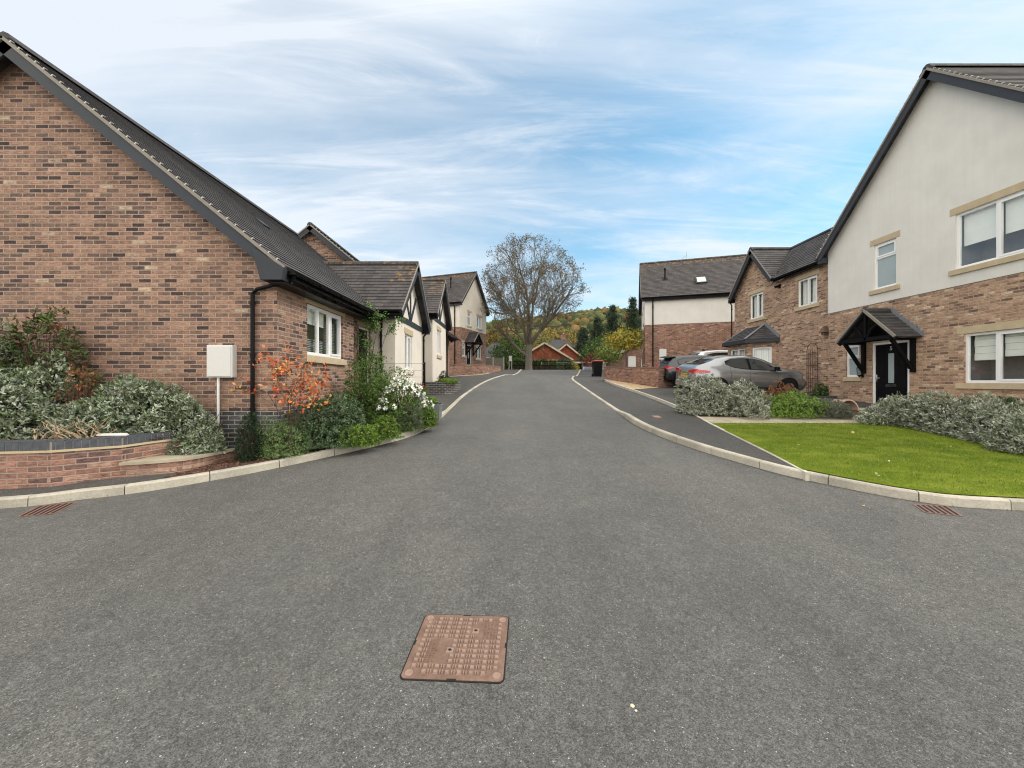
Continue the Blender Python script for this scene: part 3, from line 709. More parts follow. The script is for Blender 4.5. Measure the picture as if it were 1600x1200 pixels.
def cross_gable(T,yc,dz,zb):
    X0=-3.5; W=3.4; ze=3.79+dz; sl=.99; ym=yc+W/2; zr=ze+(W/2+.3)*sl; xf=-3.22; xb=-6.7
    lf=lambda u,v:(.9 if (u<.14 and v>.55) else .1)
    roofpart(T,[((xf,yc-.3,ze),(xb,yc-.3,ze),(xf,ym,zr),(xb,ym,zr)),((xf,yc+W+.3,ze),(xb,yc+W+.3,ze),(xf,ym,zr),(xb,ym,zr))],ridge=[((xf,ym,zr+.03),(xb,ym,zr+.03))],lf=lf)
    fr=Fr((X0,yc),(0,1),(1,0)); mb=MB()
    hole=(1.05,2.09+dz,1.96,3.28+dz)
    wallpoly(mb,fr,[(0,zb),(W,zb),(W,ze+.2),(W/2,zr-.09),(0,ze+.2)],[hole])
    fs=Fr((X0,yc),(-1,0),(0,-1)); wallpoly(mb,fs,[(0,zb),(1.6,zb),(1.6,ze+.2),(0,ze+.2)])
    fs2=Fr((X0,yc+W),(-1,0),(0,1)); wallpoly(mb,fs2,[(0,zb),(1.6,zb),(1.6,ze+.2),(0,ze+.2)])
    T.part('rendered_wall',mb,rend)
    window(T,fr,*hole[:1],hole[2],hole[1],hole[3],cols=(.52,),sash=(1,),so=.11,bl=(('roller',0,1,.0,.98),) if False else (('vert',0,.35,0,1),))
    # timber framing
    mb=MB(); zbm=ze-.10
    fbox(mb,fr,-.02,W+.02,zbm-.09,zbm+.09,0,.03)
    def br(u0,z0,u1,z1,w=.13): mb.beam(fr.p(u0,z0,.014),fr.p(u1,z1,.014),w,.026,up=(1,0,0))
    br(W/2,zbm+.07,W/2,zr-.3,.12); br(W/2-.05,zbm+.1,W/2-.75,zbm+1.0); br(W/2+.05,zbm+.1,W/2+.75,zbm+1.0)
    T.part('timber_frame',mb,anth)
    for e,s in (((xf,yc-.3,ze),1),((xf,yc+W+.3,ze),-1)): verge(T,e,(xf,ym,zr),(1,0,0),clips=False,board=.2)
    # soffit boxes at the two eaves
    mb=MB(); 
    for y in (yc-.27,yc+W+.02): mb=MB(); mb.box((xf-.03,y,ze-.24),(xb+2.4,y+.25,ze-.06)); T.part('eave_box',mb,blackp)
    gutter(T,(xf-.02,yc-.32,ze-.03),(xf-.9,yc-.32,ze-.03),(0,-1,0)) 
    gutter(T,(xf-.02,yc+W+.32,ze-.03),(xf-2.3,yc+W+.32,ze-.03),(0,1,0))
    downpipe(T,[(xf-.1,yc+W+.36,ze-.1),(X0+.06,yc+W+.05,ze-.35),(X0+.06,yc+W+.05,zb+.1)])
T=Thing('bungalow','brick bungalow with long tiled roof beside the raised bed, nearest on the left','bungalow',(-8,9,.5))
mb,mbb,bt,ze,zr,ys,ye,XL=main_block(T,6.72,14.95,0,brk,.0)
fr=Fr((-4.11,6.72),(0,1),(1,0)); L1=3.26
u0,_=onwall(fr,480,475); u1,_=onwall(fr,536,495); hole=(u0,.55+1.7-.03-.0,u1,3.29)
hole=(u0,2.24,u1,3.28)
wallpoly(mb,fr,[(0,bt),(L1,bt),(L1,3.6),(0,3.6)],[hole]); wallpoly(mbb,fr,[(0,.0),(L1,.0),(L1,bt),(0,bt)],nn=.001)
wallpoly(mb,Fr((-4.11,9.98),(-1,0),(0,1)),[(0,0),(.15,0),(.15,3.6),(0,3.6)])
frd=Fr((-4.23,9.98),(0,1),(1,0)); dh=(.62,1.18,1.42,3.24)
wallpoly(mb,frd,[(0,0),(1.6,0),(1.6,3.6),(0,3.6)],[dh])
T.part('brick_wall',mb,brk); T.part('blue_brick_plinth',mbb,bluebrk)
window(T,fr,*(hole[0],hole[2],hole[1],hole[3]),cols=(.33,.64),sash=(2,),so=.10,lh=.19,bl=(('roller',0,.64,.66,1),('slats',0,.31,0,.36),('slats',.34,.62,0,.36),('slats',.66,1,0,.8)))
# porch door
mb=MB(); w=.06
fbox(mb,frd,dh[0],dh[0]+w,dh[1],dh[3],-.10,-.03); fbox(mb,frd,dh[2]-w,dh[2],dh[1],dh[3],-.10,-.03); fbox(mb,frd,dh[0]+w,dh[2]-w,dh[3]-w,dh[3],-.10,-.03)
do=T.part('door_frame',mb,upvc)
mb=MB(); fbox(mb,frd,dh[0]+w,dh[2]-w,dh[1],dh[3]-w,-.09,-.05); T.part('door',mb,blackwood)
mb=MB(); fbox(mb,frd,dh[0]-.1,dh[2]+.1,dh[3]+.003,dh[3]+.17,-.03,.012); T.part('lintel',mb,stone)
mb=MB(); mb.box((-4.11,6.47,ze-.27),(-3.83,11.2,ze-.25)); mb.box((-4.24,9.98,ze-.22),(-3.83,11.2,ze-.20)); T.part('soffit',mb,blackp)
mb=MB()                                                               # boxed eave foot on the gable
P=[(-4.42,ze+.10),(-4.42+.0,ze+.08),(-4.30,ze-.06),(-4.22,ze-.26),(-3.84,ze-.26),(-3.80,ze-.06)]
P=[(-4.34,3.63+.54*.815-.12),(-4.24,3.55),(-4.20,3.40),(-3.84,3.40),(-3.81,3.60)]
for y in (6.40,6.72): mb.face([(x,y,z) for x,z in P])
for a,b in zip(P,P[1:]+P[:1]): mb.face([(a[0],6.40,a[1]),(b[0],6.40,b[1]),(b[0],6.72,b[1]),(a[0],6.72,a[1])])
T.part('eave_box',mb,anth)
verge(T,(XE,ys,ZE),(XR,ys,ZR),(0,-1,0),board=.18); verge(T,(XL,ys,ZE),(XR,ys,ZR),(0,-1,0),board=.18)
verge(T,(XE,ye,ZE),(XR,ye,ZR),(0,1,0),clips=False)
gutter(T,(XE+.0,6.52,ze-.05),(XE,11.1,ze-.05),(1,0,0))
downpipe(T,[(-3.74,6.60,3.52),(-3.80,6.62,3.44),(-4.42,6.66,3.30),(-4.50,6.66,3.22),(-4.50,6.66,.55)])
downpipe(T,[(-3.74,11.0,3.52),(-3.86,11.36,3.3),(-3.90,11.42,3.2),(-3.90,11.42,1.0)])
# meter box on the gable
mb=MB(); a=at(315,538,6.5); b=at(356,590,6.5); mb.box((a.x,6.60,b.z),(b.x,6.72,a.z)); mo=T.part('meter_box',mb,white,bevel=.012)
mb=MB(); mb.box((a.x+.02,6.585,b.z+.02),(b.x-.02,6.60,a.z-.025)); T.part('meter_door',mb,white,parent=mo,bevel=.006)
mb=MB(); mb.tube([((a.x+b.x)/2-.06,6.66,b.z),((a.x+b.x)/2-.065,6.66,.7)],.022,10); T.part('service_pipe',mb,upvc,parent=mo)
mb=MB(); q=at(405,343,9.6); c=Vector((-6.35,9.6,ZE+(XE+6.35)*SL+.03)); s=Vector((1,0,-.815)).normalized(); mb.beam(c,c+s*.28,.26,.05,up=(0,0,1)); T.part('roof_vent',mb,anth)
cross_gable(T,11.5,0,.7)

T=Thing('bungalow','bungalow rising behind the nearest one, with the second cream timbered gable','bungalow',(-8,20,1.4))
DZ=.86
mb,mbb,bt,ze,zr,ys,ye,XL=main_block(T,16.5,25.2,DZ,brk,.9)
fr=Fr((-4.11,16.5),(0,1),(1,0)); wallpoly(mb,fr,[(0,bt),(8.7,bt),(8.7,ze-.03),(0,ze-.03)]); wallpoly(mbb,fr,[(0,.9),(8.7,.9),(8.7,bt),(0,bt)],nn=.001)
T.part('brick_wall',mb,brk); T.part('blue_brick_plinth',mbb,bluebrk)
verge(T,(XE,ys,ze),(XR,ys,zr),(0,-1,0),board=.18); verge(T,(XL,ys,ze),(XR,ys,zr),(0,-1,0),board=.18); verge(T,(XE,ye,ze),(XR,ye,zr),(0,1,0),clips=False)
gutter(T,(XE,20.9,ze-.05),(XE,ye,ze-.05),(1,0,0))
cross_gable(T,16.9,DZ,1.2)
mb=MB(); p=at(703,524,24.5); mb.hexa([(-4.1,23.2,p.z-.1),(-3.3,23.2,p.z-.35),(-3.3,24.8,p.z-.35),(-4.1,24.8,p.z-.1),(-4.1,23.2,p.z+.25),(-3.3,23.2,p.z-.27),(-3.3,24.8,p.z-.27),(-4.1,24.8,p.z+.25)])
T.part('door_canopy',mb,tilem)

# ---------------------------------------------------------------- gabled houses
def canopy(T,fr,uc,hw,ze,zr,proj,drop=1.0,parts=True,um=.85):
    """pitched timber door canopy on a wall frame"""
    c=MB(); X=lambda u,z,n:fr.p(uc+u,z,n); t=T
    o=None
    mb=MB(); lich=[]
    E=lambda s,n:X(s*hw,ze,n); Rr=lambda n:X(0,zr,n)
    roofpart(T,[(E(-1,proj),E(-1,0),Rr(proj),Rr(0)),(E(1,proj),E(1,0),Rr(proj),Rr(0))],name='canopy_roof',ridge=[(X(0,zr+.02,proj),X(0,zr+.02,0))],gauge=.15)
    mb=MB()
    for s in (-1,1):
        a,b=E(s,proj+.004),Rr(proj+.004); mb.beam(a,b,.05,.07,up=fr.n.cross((b-a).normalized()),off=(0,0))
    T.part('canopy_verge',mb,vergem)
    mb=MB(); p=proj-.08
    for s in (-1,1): mb.beam(X(s*hw*.97,ze-.06,p),X(0,zr-.09,p),.06,.11,up=(0,0,1))
    mb.beam(X(-hw*.86,ze+.02,p),X(hw*.86,ze+.02,p),.07,.11)                   # tie beam
    mb.beam(X(0,ze,p),X(0,zr-.12,p),.07,.07,up=(1,0,0))
    for s in (-1,1):
        pts=[(s*hw*.08,ze+.1),(s*hw*.20,ze+(zr-ze)*.34),(s*hw*.38,ze+(zr-ze)*.46),(s*hw*.50,ze+(zr-ze)*.42)]
        for q,r_ in zip(pts,pts[1:]): mb.beam(X(q[0],q[1],p),X(r_[0],r_[1],p),.05,.07,up=fr.n)
        mb.beam(X(s*um,ze+.0,.05),X(s*um,ze-drop,.05),.10,.10,up=fr.n)      # wall post
        mb.beam(X(s*um,ze-drop+.12,.10),X(s*um,ze+.0,p),.08,.09)              # brace
        mb.beam(X(s*um,ze-.03,.04),X(s*um,ze-.03,p+.04),.09,.10)
    mb.face([X(-hw*.9,ze+.0,.03),X(hw*.9,ze+.0,.03),X(0,zr-.08,.03)])
    T.part('canopy_frame',mb,blackwood)
def gable_house(T,fr,W,D,zb,zsplit,zeave,zridge,over,bk,rm,holes_lo,holes_hi,lf=None,back=None,verge_clips=False,side_r=True,sidesplit=True):
    """front gable wall in frame fr (u 0..W), body D deep behind it. roof ridge runs back from the front"""
    tan=(zridge-zeave)/(W/2+over); zc=zeave+over*tan-.08
    mb=MB(); mr=MB()
    wallpoly(mb,fr,[(0,zb),(W,zb),(W,zsplit),(0,zsplit)],holes_lo)
    wallpoly(mr,fr,[(0,zsplit),(W,zsplit),(W,zc),(W/2,zridge-.1),(0,zc)],holes_hi,nn=.02,reveal=.13)
    mr.face([fr.p(0,zsplit,0),fr.p(W,zsplit,0),fr.p(W,zsplit,.02),fr.p(0,zsplit,.02)])
    for u,nn in ((0,-1),(W,1)):
        fs=Fr(fr.p(u,0),-fr.n,fr.d*nn); wallpoly(mb,fs,[(0,zb),(D,zb),(D,zsplit),(0,zsplit)])
        wallpoly(mr if sidesplit else mb,fs,[(-.02,zsplit),(D,zsplit),(D,zc),(-.02,zc)],nn=.02)
        mr.face([fs.p(0,zsplit,0),fs.p(D,zsplit,0),fs.p(D,zsplit,.02),fs.p(0,zsplit,.02)])
    fb=Fr(fr.p(0,0,-D),fr.d,-fr.n); wallpoly(mb,fb,[(0,zb),(W,zb),(W,zc),(W/2,zridge-.1),(0,zc)])
    T.part('brick_wall',mb,bk); T.part('rendered_wall',mr,rm)
    f=.30; e=lambda u,z,n:fr.p(u,z,n)
    roofpart(T,[(e(-over,zeave,f),e(-over,zeave,-D-f),e(W/2,zridge,f),e(W/2,zridge,-D-f)),(e(W+over,zeave,f),e(W+over,zeave,-D-f),e(W/2,zridge,f),e(W/2,zridge,-D-f))],
             ridge=[(e(W/2,zridge+.04,f),e(W/2,zridge+.04,-D-f))],lf=lf)
    verge(T,e(-over,zeave,f),e(W/2,zridge,f),fr.n,clips=verge_clips,board=.18); verge(T,e(W+over,zeave,f),e(W/2,zridge,f),fr.n,clips=verge_clips,board=.18)
    for u0,u1 in ((-over+.02,0),(W,W+over-.02)):
        mb=MB(); fbox(mb,fr,u0,u1,zeave-.26,zeave-.06,-D,f-.04); T.part('eave_box',mb,anth)
    gutter(T,e(-over,zeave-.03,f-.05),e(-over,zeave-.03,-D),-fr.d); gutter(T,e(W+over,zeave-.03,f-.05),e(W+over,zeave-.03,-D),fr.d)
def wpos(fr,l,r,t,b,yt=None):
    ua,za=onwall(fr,l,t); ub,_=onwall(fr,r,t); _,zb=onwall(fr,l,b); u0,u1=sorted((ua,ub)); return (u0,zb,u1,za)

# right-hand near house
YN=7.15; YF=14.55
fr5=Fr((12.0,YF),(0,-1),(-1,0)); W5=YF-YN
w1=wpos(fr5,1365.8,1401.4,383.8,453.8); w1=(w1[0],4.72,w1[2],6.19)
U=lambda px:onwall(fr5,px,500)[0]
w2=(U(1493.5),4.72,U(1493.5)+1.78,6.20); w3=(U(1506),1.66,U(1506)+1.95,2.96); w4=(U(1321.5),1.86,U(1343),3.00); d5=(U(1363),.87,U(1421),2.97)
T=Thing('house','pale rendered and sandy brick house with black front door, nearest on the right','house',(15,11,.8))
gable_house(T,fr5,W5,8,.2,4.27,6.45,10.58,.22,brk2,rend2,[w3,w4,d5],[w1,w2],verge_clips=True)
window(T,fr5,w1[0],w1[2],w1[1],w1[3],cols=(),trans={0:.31},sash=(0,),nn=.02,frosted=True)
window(T,fr5,w2[0],w2[2],w2[1],w2[3],cols=(.49,),sash=(1,),nn=.02,bl=(('roller',0,.47,.42,1),('roller',.52,1,.42,1)))
window(T,fr5,w3[0],w3[2],w3[1],w3[3],cols=(.34,.67),sash=(1,),so=.16,bl=(('roman',.02,.32,.45,1),('roman',.36,.66,.5,1),('roman',.69,.98,.45,1)))
window(T,fr5,w4[0],w4[2],w4[1],w4[3],cols=(),trans={0:.40},sash=(0,),lintel=False,so=.07,frosted=True)
mb=MB(); w=.075; a,b,c,d=d5
fbox(mb,fr5,a,a+w,b,d,-.09,-.02); fbox(mb,fr5,c-w,c,b,d,-.09,-.02); fbox(mb,fr5,a+w,c-w,d-w,d,-.09,-.02); T.part('door_frame',mb,upvc)
mb=MB(); fbox(mb,fr5,a+w,c-w,b,d-w,-.08,-.045)
for z0_,z1_ in ((b+.12,b+.62),(b+.98,d-w-.12)):
    for u0_,u1_ in ((a+w+.09,a+w+.30),(c-w-.30,c-w-.09)):
        for q in ((u0_,u1_,z0_,z0_+.02),(u0_,u1_,z1_-.02,z1_),(u0_,u0_+.02,z0_,z1_),(u1_-.02,u1_,z0_,z1_)): fbox(mb,fr5,*q,-.045,-.036)
do=T.part('door',mb,blackwood); um=(a+c)/2
mb=MB(); fbox(mb,fr5,um-.09,um+.09,b+.78,d-w-.30,-.047,-.034); T.part('door_pane',mb,frost,parent=do)
mb=MB(); fbox(mb,fr5,um-.17,um+.17,b+.66,b+.74,-.045,-.025); T.part('letter_plate',mb,chrome,parent=do)
mb=MB(); fbox(mb,fr5,a+w+.03,a+w+.065,b+.82,b+1.05,-.045,-.03); fbox(mb,fr5,a+w+.03,a+w+.17,b+.93,b+.955,-.03,-.005); T.part('handle',mb,chrome,parent=do)
me=textmesh('5',.17); m_=Matrix(((0,0,-1,0),(-1,0,0,0),(0,1,0,0),(0,0,0,1)))
q=fr5.p(um,d-w-.15,-.035); me.transform(Matrix.Translation(q)@m_); me.transform(T.inv); me.materials.append(white); T.part('house_number',me,None,parent=do)
mb=MB(); fbox(mb,fr5,a-.05,c+.05,d+.003,d+.14,-.03,.012); T.part('lintel',mb,stone)
mb=MB(); fbox(mb,fr5,a-.02,c+.02,b-.12,b-.004,-.09,.05); T.part('door_step',mb,stone)
uc=YF-12.25; canopy(T,fr5,uc,1.02,3.02,3.98,.80,drop=1.05,um=.80)
mb=MB()                                                             # stepped lead flashing above canopy
for s in (-1,1):
    for i in range(10):
        f0=i/10; u=s*1.02*(1-f0); z=3.02+.96*f0; fbox(mb,fr5,uc+u-.07,uc+u+.05,z+.0,z+.17,.0,.008+.0005*i)
T.part('lead_flashing',mb,leadm)
mb=MB(); q=fr5.p(U(1348),2.02,.12); 
mb.lathe((q.x,q.y,q.z),[(0,.22),(.03,.20),(.085,.14),(.075,.13)],6); mb.lathe((q.x,q.y,q.z),[(.06,-.12),(.065,-.10),(.02,-.16),(0,-.18)],6)
for k in range(6): mb.tube([(q.x+.07*math.cos(k*1.047),q.y+.07*math.sin(k*1.047),q.z+.14),(q.x+.055*math.cos(k*1.047),q.y+.055*math.sin(k*1.047),q.z-.11)],.006,4)
mb.beam((q.x,q.y,q.z-.15),(12.0,q.y,q.z-.10),.025,.025); mb.box((11.985,q.y-.04,q.z-.18),(12.0,q.y+.04,q.z-.02)); lo=T.part('wall_lantern',mb,blackp)
mb=MB(); mb.lathe((q.x,q.y,q.z),[(.05,-.11),(.064,.13)],6); T.part('lantern_glass',mb,glass,parent=lo)
# rear wing with its own cross gable and bay
XW=12.2; frw=Fr((XW,14.55),(0,1),(-1,0)); LW=21.05-14.55
mb=MB(); wa=wpos(frw,1246,1277,438.5,480.8); wa=(wa[0],4.85,wa[2],6.0); wb=wpos(frw,1171.5,1192.5,462,500); 
gc=19.2-14.55; ge0=17.65-14.55; zg=8.35; 
wallpoly(mb,frw,[(0,.4),(LW,.4),(LW,6.5),(gc,zg-.1),(ge0+.2,6.6),(ge0,6.3),(0,6.3)],[wa,wb])
frb=Fr((XW,21.05),(1,0),(0,1)); wallpoly(mb,frb,[(0,.4),(4,.4),(4,6.5),(0,6.5)]); wallpoly(mb,Fr((16.2,14.55),(0,1),(1,0)),[(0,.4),(LW,.4),(LW,6.4),(0,6.4)])
T.part('brick_wall',mb,brk2)
for q,f in ((wa,.5),(wb,.5)): window(T,frw,q[0],q[2],q[1],q[3],cols=(.5,),sash=(0,),so=.13,bl=(('vert',0,.46,0,1),('vert',.54,1,0,1)))
roofpart(T,[((11.95,14.6,6.4),(11.95,17.72,6.4),(13.95,14.6,8.35),(13.95,17.72,8.35)),((12.35,17.72,6.79),(12.35,21.1,6.79),(13.95,17.72,8.35),(13.95,21.1,8.35)),((16.4,14.6,6.4),(16.4,21.1,6.4),(13.95,14.6,8.35),(13.95,21.1,8.35))],ridge=[((13.95,14.6,8.38),(13.95,21.1,8.38))])
roofpart(T,[((11.9,17.6,6.45),(13.95,17.6,6.45),(11.9,19.2,zg),(13.95,19.2,zg)),((11.9,21.15,6.25),(13.95,21.15,6.25),(11.9,19.2,zg),(13.95,19.2,zg))],ridge=[((11.9,19.2,zg+.03),(13.9,19.2,zg+.03))])
verge(T,(11.9,17.6,6.45),(11.9,19.2,zg),(-1,0,0),clips=False,board=.2); verge(T,(11.9,21.15,6.25),(11.9,19.2,zg),(-1,0,0),clips=False,board=.2)
gutter(T,(11.95,14.9,6.36),(11.95,17.6,6.36),(-1,0,0))
mb=MB(); mb.box((11.93,21.0,6.0),(12.2,21.2,6.2)); T.part('eave_box',mb,blackp)
downpipe(T,[(12.0,21.22,6.1),(12.12,21.18,5.9),(12.12,21.18,1.9)])
# canted bay
bw=[(12.2,17.75),(11.32,18.45),(11.32,20.15),(12.2,20.8)]; bz0,bz1=1.0,3.62
mbw=MB(); hl=[]
for i,(a_,b_) in enumerate(zip(bw,bw[1:])):
    a_=Vector((*a_,0)); b_=Vector((*b_,0)); d_=(b_-a_).normalized(); n_=Vector((-d_.y,d_.x,0)); n_=n_ if n_.x<.0 or (n_.y<0 and i==0) else -n_
    if i==0: n_=Vector((-abs(d_.y),-abs(d_.x),0))
    if i==2: n_=Vector((-abs(d_.y),abs(d_.x),0))
    f_=Fr(a_,d_,n_); Lb=(b_-a_).length; h=(.16,2.05,Lb-.2,3.32) if i!=1 else (.22,2.05,Lb-.22,3.32)
    wallpoly(mbw,f_,[(0,bz0),(Lb,bz0),(Lb,bz1),(0,bz1)],[h]); hl.append((f_,h))
T.part('bay_wall',mbw,brk2)
for i,(f_,h) in enumerate(hl): window(T,f_,h[0],h[2],h[1],h[3],cols=() if i!=1 else (.5,),sash=(),sill=False,lintel=False,bl=(('vert',0,1,0,1),))
e_=[(12.2,17.5),(11.12,18.35),(11.12,20.25),(12.2,21.05)]; rz=4.45
A=[Vector((*q,3.70)) for q in e_]; t1=Vector((12.2,18.55,rz)); t2=Vector((12.2,19.95,rz))
roofpart(T,[(A[0],A[1],t1,t1),(A[1],A[2],t1,t2),(A[2],A[3],t2,t2)],name='bay_roof',gauge=.16)
mb=MB()
for q in ((A[1],t1),(A[2],t2)): mb=MB(); mb.beam(q[0]+Vector((0,0,.03)),q[1]+Vector((0,0,.03)),.14,.03); T.part('lead_hip',mb,leadm)
mb=MB()
mb.beam(A[0]+Vector((-.02,.0,.05)),t1+Vector((-.02,-.05,.05)),.03,.16); T.part('lead_flashing',mb,leadm)
mb=MB()
for q,r_ in zip(A,A[1:]): mb.beam(q-Vector((0,0,.09)),r_-Vector((0,0,.09)),.10,.16)
T.part('bay_fascia',mb,anth)
mb=MB(); mb.beam((12.2,18.0,5.95),(12.0,18.0,6.0),.05,.05); mb.beam((12.04,17.9,5.92),(11.97,18.1,5.92),.08,.09); T.part('security_lamp',mb,blackp) if False else None

# far right house, side on
fr2=Fr((9.57,27.6),(.957,-.290),(-.290,-.957)); W2=9.5; zs2=5.75; ze2=7.68; zr2=11.2; D2=7.0
T=Thing('house','side on house behind the parked cars, with a skylight in its roof','house',(13,30,2.2))
mb=MB(); mr=MB()
wallpoly(mb,fr2,[(0,1.6),(W2,1.6),(W2,zs2),(0,zs2)]); wallpoly(mr,fr2,[(-.02,zs2),(W2,zs2),(W2,ze2+.1),(-.02,ze2+.1)],nn=.02)
fl=Fr(fr2.p(0,0),-fr2.n,-fr2.d); hw_=[(1.2,3.0,2.4,4.2),(4.4,3.0,5.6,4.2)]; hh_=[(1.2,6.1,2.2,7.3),(4.4,6.1,5.4,7.3)]
wallpoly(mb,fl,[(0,1.6),(D2,1.6),(D2,zs2),(0,zs2)],hw_); wallpoly(mr,fl,[(0,zs2),(D2,zs2),(D2,ze2+.1),(D2/2,zr2-.1),(0,ze2+.1)],hh_,nn=.02,reveal=.13)
flr=Fr(fr2.p(W2,0),-fr2.n,fr2.d); wallpoly(mb,flr,[(0,1.6),(D2,1.6),(D2,ze2+.1),(D2/2,zr2-.1),(0,ze2+.1)]); wallpoly(mb,Fr(fr2.p(0,0,-D2),fr2.d,-fr2.n),[(0,1.6),(W2,1.6),(W2,ze2+.1),(0,ze2+.1)])
T.part('brick_wall',mb,brk3); T.part('rendered_wall',mr,rend2)
for h in hw_: window(T,fl,h[0],h[2],h[1],h[3],cols=(.5,),sash=(0,))
for h in hh_: window(T,fl,h[0],h[2],h[1],h[3],cols=(.5,),sash=(0,),nn=.02)
e=lambda u,z,n:fr2.p(u,z,n)
lf=lambda u,v:(.9 if v>.86 else (.5 if u<.06 and v>.6 else .12))
roofpart(T,[(e(-.28,ze2,.3),e(W2+.2,ze2,.3),e(-.28,zr2,-D2/2),e(W2+.2,zr2,-D2/2)),(e(-.28,ze2,-D2-.3),e(W2+.2,ze2,-D2-.3),e(-.28,zr2,-D2/2),e(W2+.2,zr2,-D2/2))],ridge=[(e(-.28,zr2+.04,-D2/2),e(W2+.2,zr2+.04,-D2/2))],lf=lf)
verge(T,e(-.28,ze2,.3),e(-.28,zr2,-D2/2),-fr2.d,clips=False,board=.26); verge(T,e(-.28,ze2,-D2-.3),e(-.28,zr2,-D2/2),-fr2.d,clips=False,board=.26)
gutter(T,e(-.25,ze2-.03,.3),e(W2,ze2-.03,.3),fr2.n); mb=MB(); fbox(mb,fr2,-.2,W2,ze2-.24,ze2-.06,0,.26); T.part('soffit',mb,blackp)
ud,_=onwall(fr2,1020,480); downpipe(T,[e(ud,ze2-.1,.35),e(ud,ze2-.35,.08),e(ud,2.2,.08)],r=.045)
def onslope(px,py):                        # point on front slope
    E=e(0,ze2,.3); n=(fr2.d).cross(e(0,zr2,-D2/2)-E).normalized(); o=Vector((0,0,EYE)); r=Vector(((px-800)/F,1,(HZ-py)/F)); t=(E-o).dot(n)/r.dot(n); return o+r*t
sl_=(e(0,zr2,-D2/2)-e(0,ze2,.3)).normalized(); nn_=fr2.d.cross(sl_); nn_=nn_ if nn_.z>0 else -nn_
c=onslope(1095.5,438.5); mb=MB(); mb.beam(c-sl_*.42+nn_*.05,c+sl_*.42+nn_*.05,.74,.10,up=nn_); so_=T.part('skylight',mb,anth)
mb=MB(); mb.beam(c-sl_*.32+nn_*.105,c+sl_*.32+nn_*.105,.56,.012,up=nn_); T.part('skylight_pane',mb,chrome,parent=so_)
c=onslope(1039,436); mb=MB(); mb.tube([c,c+Vector((0,0,.75))],.055,10); mb.tube([c+Vector((0,0,.62)),c+Vector((0,0,.80))],.075,10); mb.beam(c-sl_*.18+nn_*.03,c+sl_*.18+nn_*.03,.34,.03,up=nn_); T.part('vent_pipe',mb,blackp)
c=e(3.2,zr2,-D2/2); mb=MB(); mb.tube([c,c+Vector((0,0,.62))],.016,6)
for k in range(4): mb.tube([c+Vector((-.32+.1*k,-.10,.14+.07*k)),c+Vector((-.32+.1*k,.10,.14+.07*k))],.008,4)
mb.tube([c+Vector((-.34,0,.12)),c+Vector((.0,0,.36))],.010,5); T.part('tv_aerial',mb,galv)
ua,za=onwall(fr2,1030,546); ub,zb_=onwall(fr2,1041,562); mb=MB(); fbox(mb,fr2,ua,ub,zb_,za,0,.2); mo=T.part('meter_box',mb,white,bevel=.01); mb=MB(); mb.tube([e(ua+.15,zb_,.06),e(ua+.15,2.1,.06)],.03,8); T.part('service_pipe',mb,upvc,parent=mo)

# far left house
fr3=Fr((-4.5,33.0),(.334,.943),(.943,-.334)); W3=5.7
H=lambda l,r,t,b:wpos(fr3,l,r,t,b)
lo1=H(722.5,725.6,532,550.5); lo2=H(743.8,750.8,537,557.5); dd=H(728.6,734.3,533,569.5); hi1=H(730.2,734.6,484,506); hi2=H(744.8,750.6,491.5,510.5)
dd=(dd[0],2.9,dd[0]+1.0,5.0); lo1=(lo1[0],3.95,lo1[0]+.55,5.1); lo2=(lo2[0],3.85,lo2[0]+1.15,5.0); hi1=(hi1[0],6.75,hi1[0]+.7,7.95); hi2=(hi2[0],6.75,hi2[0]+1.1,7.9)
T=Thing('house','two storey cream and red brick gabled house left of the big bare tree','house',(-6,37,2.8))
gable_house(T,fr3,W3,9,2.2,6.40,8.5,11.85,.28,brk3,rend,[lo1,lo2,dd],[hi1,hi2],lf=lambda u,v:(.9 if (u<.25 and v>.75) else (.5 if v>.8 else .12)))
for q,tr in ((lo1,{0:.4}),(hi1,{0:.35})):
    window(T,fr3,q[0],q[2],q[1],q[3],cols=(),trans=tr,nn=.02 if q is hi1 else 0,frosted=True)
for q in (lo2,hi2): window(T,fr3,q[0],q[2],q[1],q[3],cols=(.5,),sash=(0,),nn=.02 if q is hi2 else 0,bl=(('vert',0,.2,0,1),('vert',.8,1,0,1)))
a,b,c,d=dd; mb=MB(); w=.08
fbox(mb,fr3,a,a+w,b,d,-.09,-.02); fbox(mb,fr3,c-w,c,b,d,-.09,-.02); fbox(mb,fr3,a+w,c-w,d-w,d,-.09,-.02); T.part('door_frame',mb,upvc)
mb=MB(); fbox(mb,fr3,a+w,c-w,b,d-w,-.08,-.045); do=T.part('door',mb,blackwood); mb=MB(); fbox(mb,fr3,(a+c)/2-.1,(a+c)/2+.1,b+.9,d-.4,-.046,-.036); T.part('door_pane',mb,frost,parent=do)
canopy(T,fr3,(a+c)/2+.1,1.0,5.15,6.1,.95,drop=1.1,um=.72)
fs3=Fr(fr3.p(0,0),-fr3.n,-fr3.d); us,_=onwall(fs3,711,500); downpipe(T,[fs3.p(us,8.4,.33),fs3.p(us,8.1,.08),fs3.p(us,2.8,.08)],r=.045)
c=fr3.p(-.3+1.3,8.5+1.55,-1.4); mb=MB(); mb.tube([c,c+Vector((0,0,.9))],.06,8); mb.tube([c+Vector((0,0,.78)),c+Vector((0,0,.98))],.09,8); T.part('vent_pipe',mb,blackp)
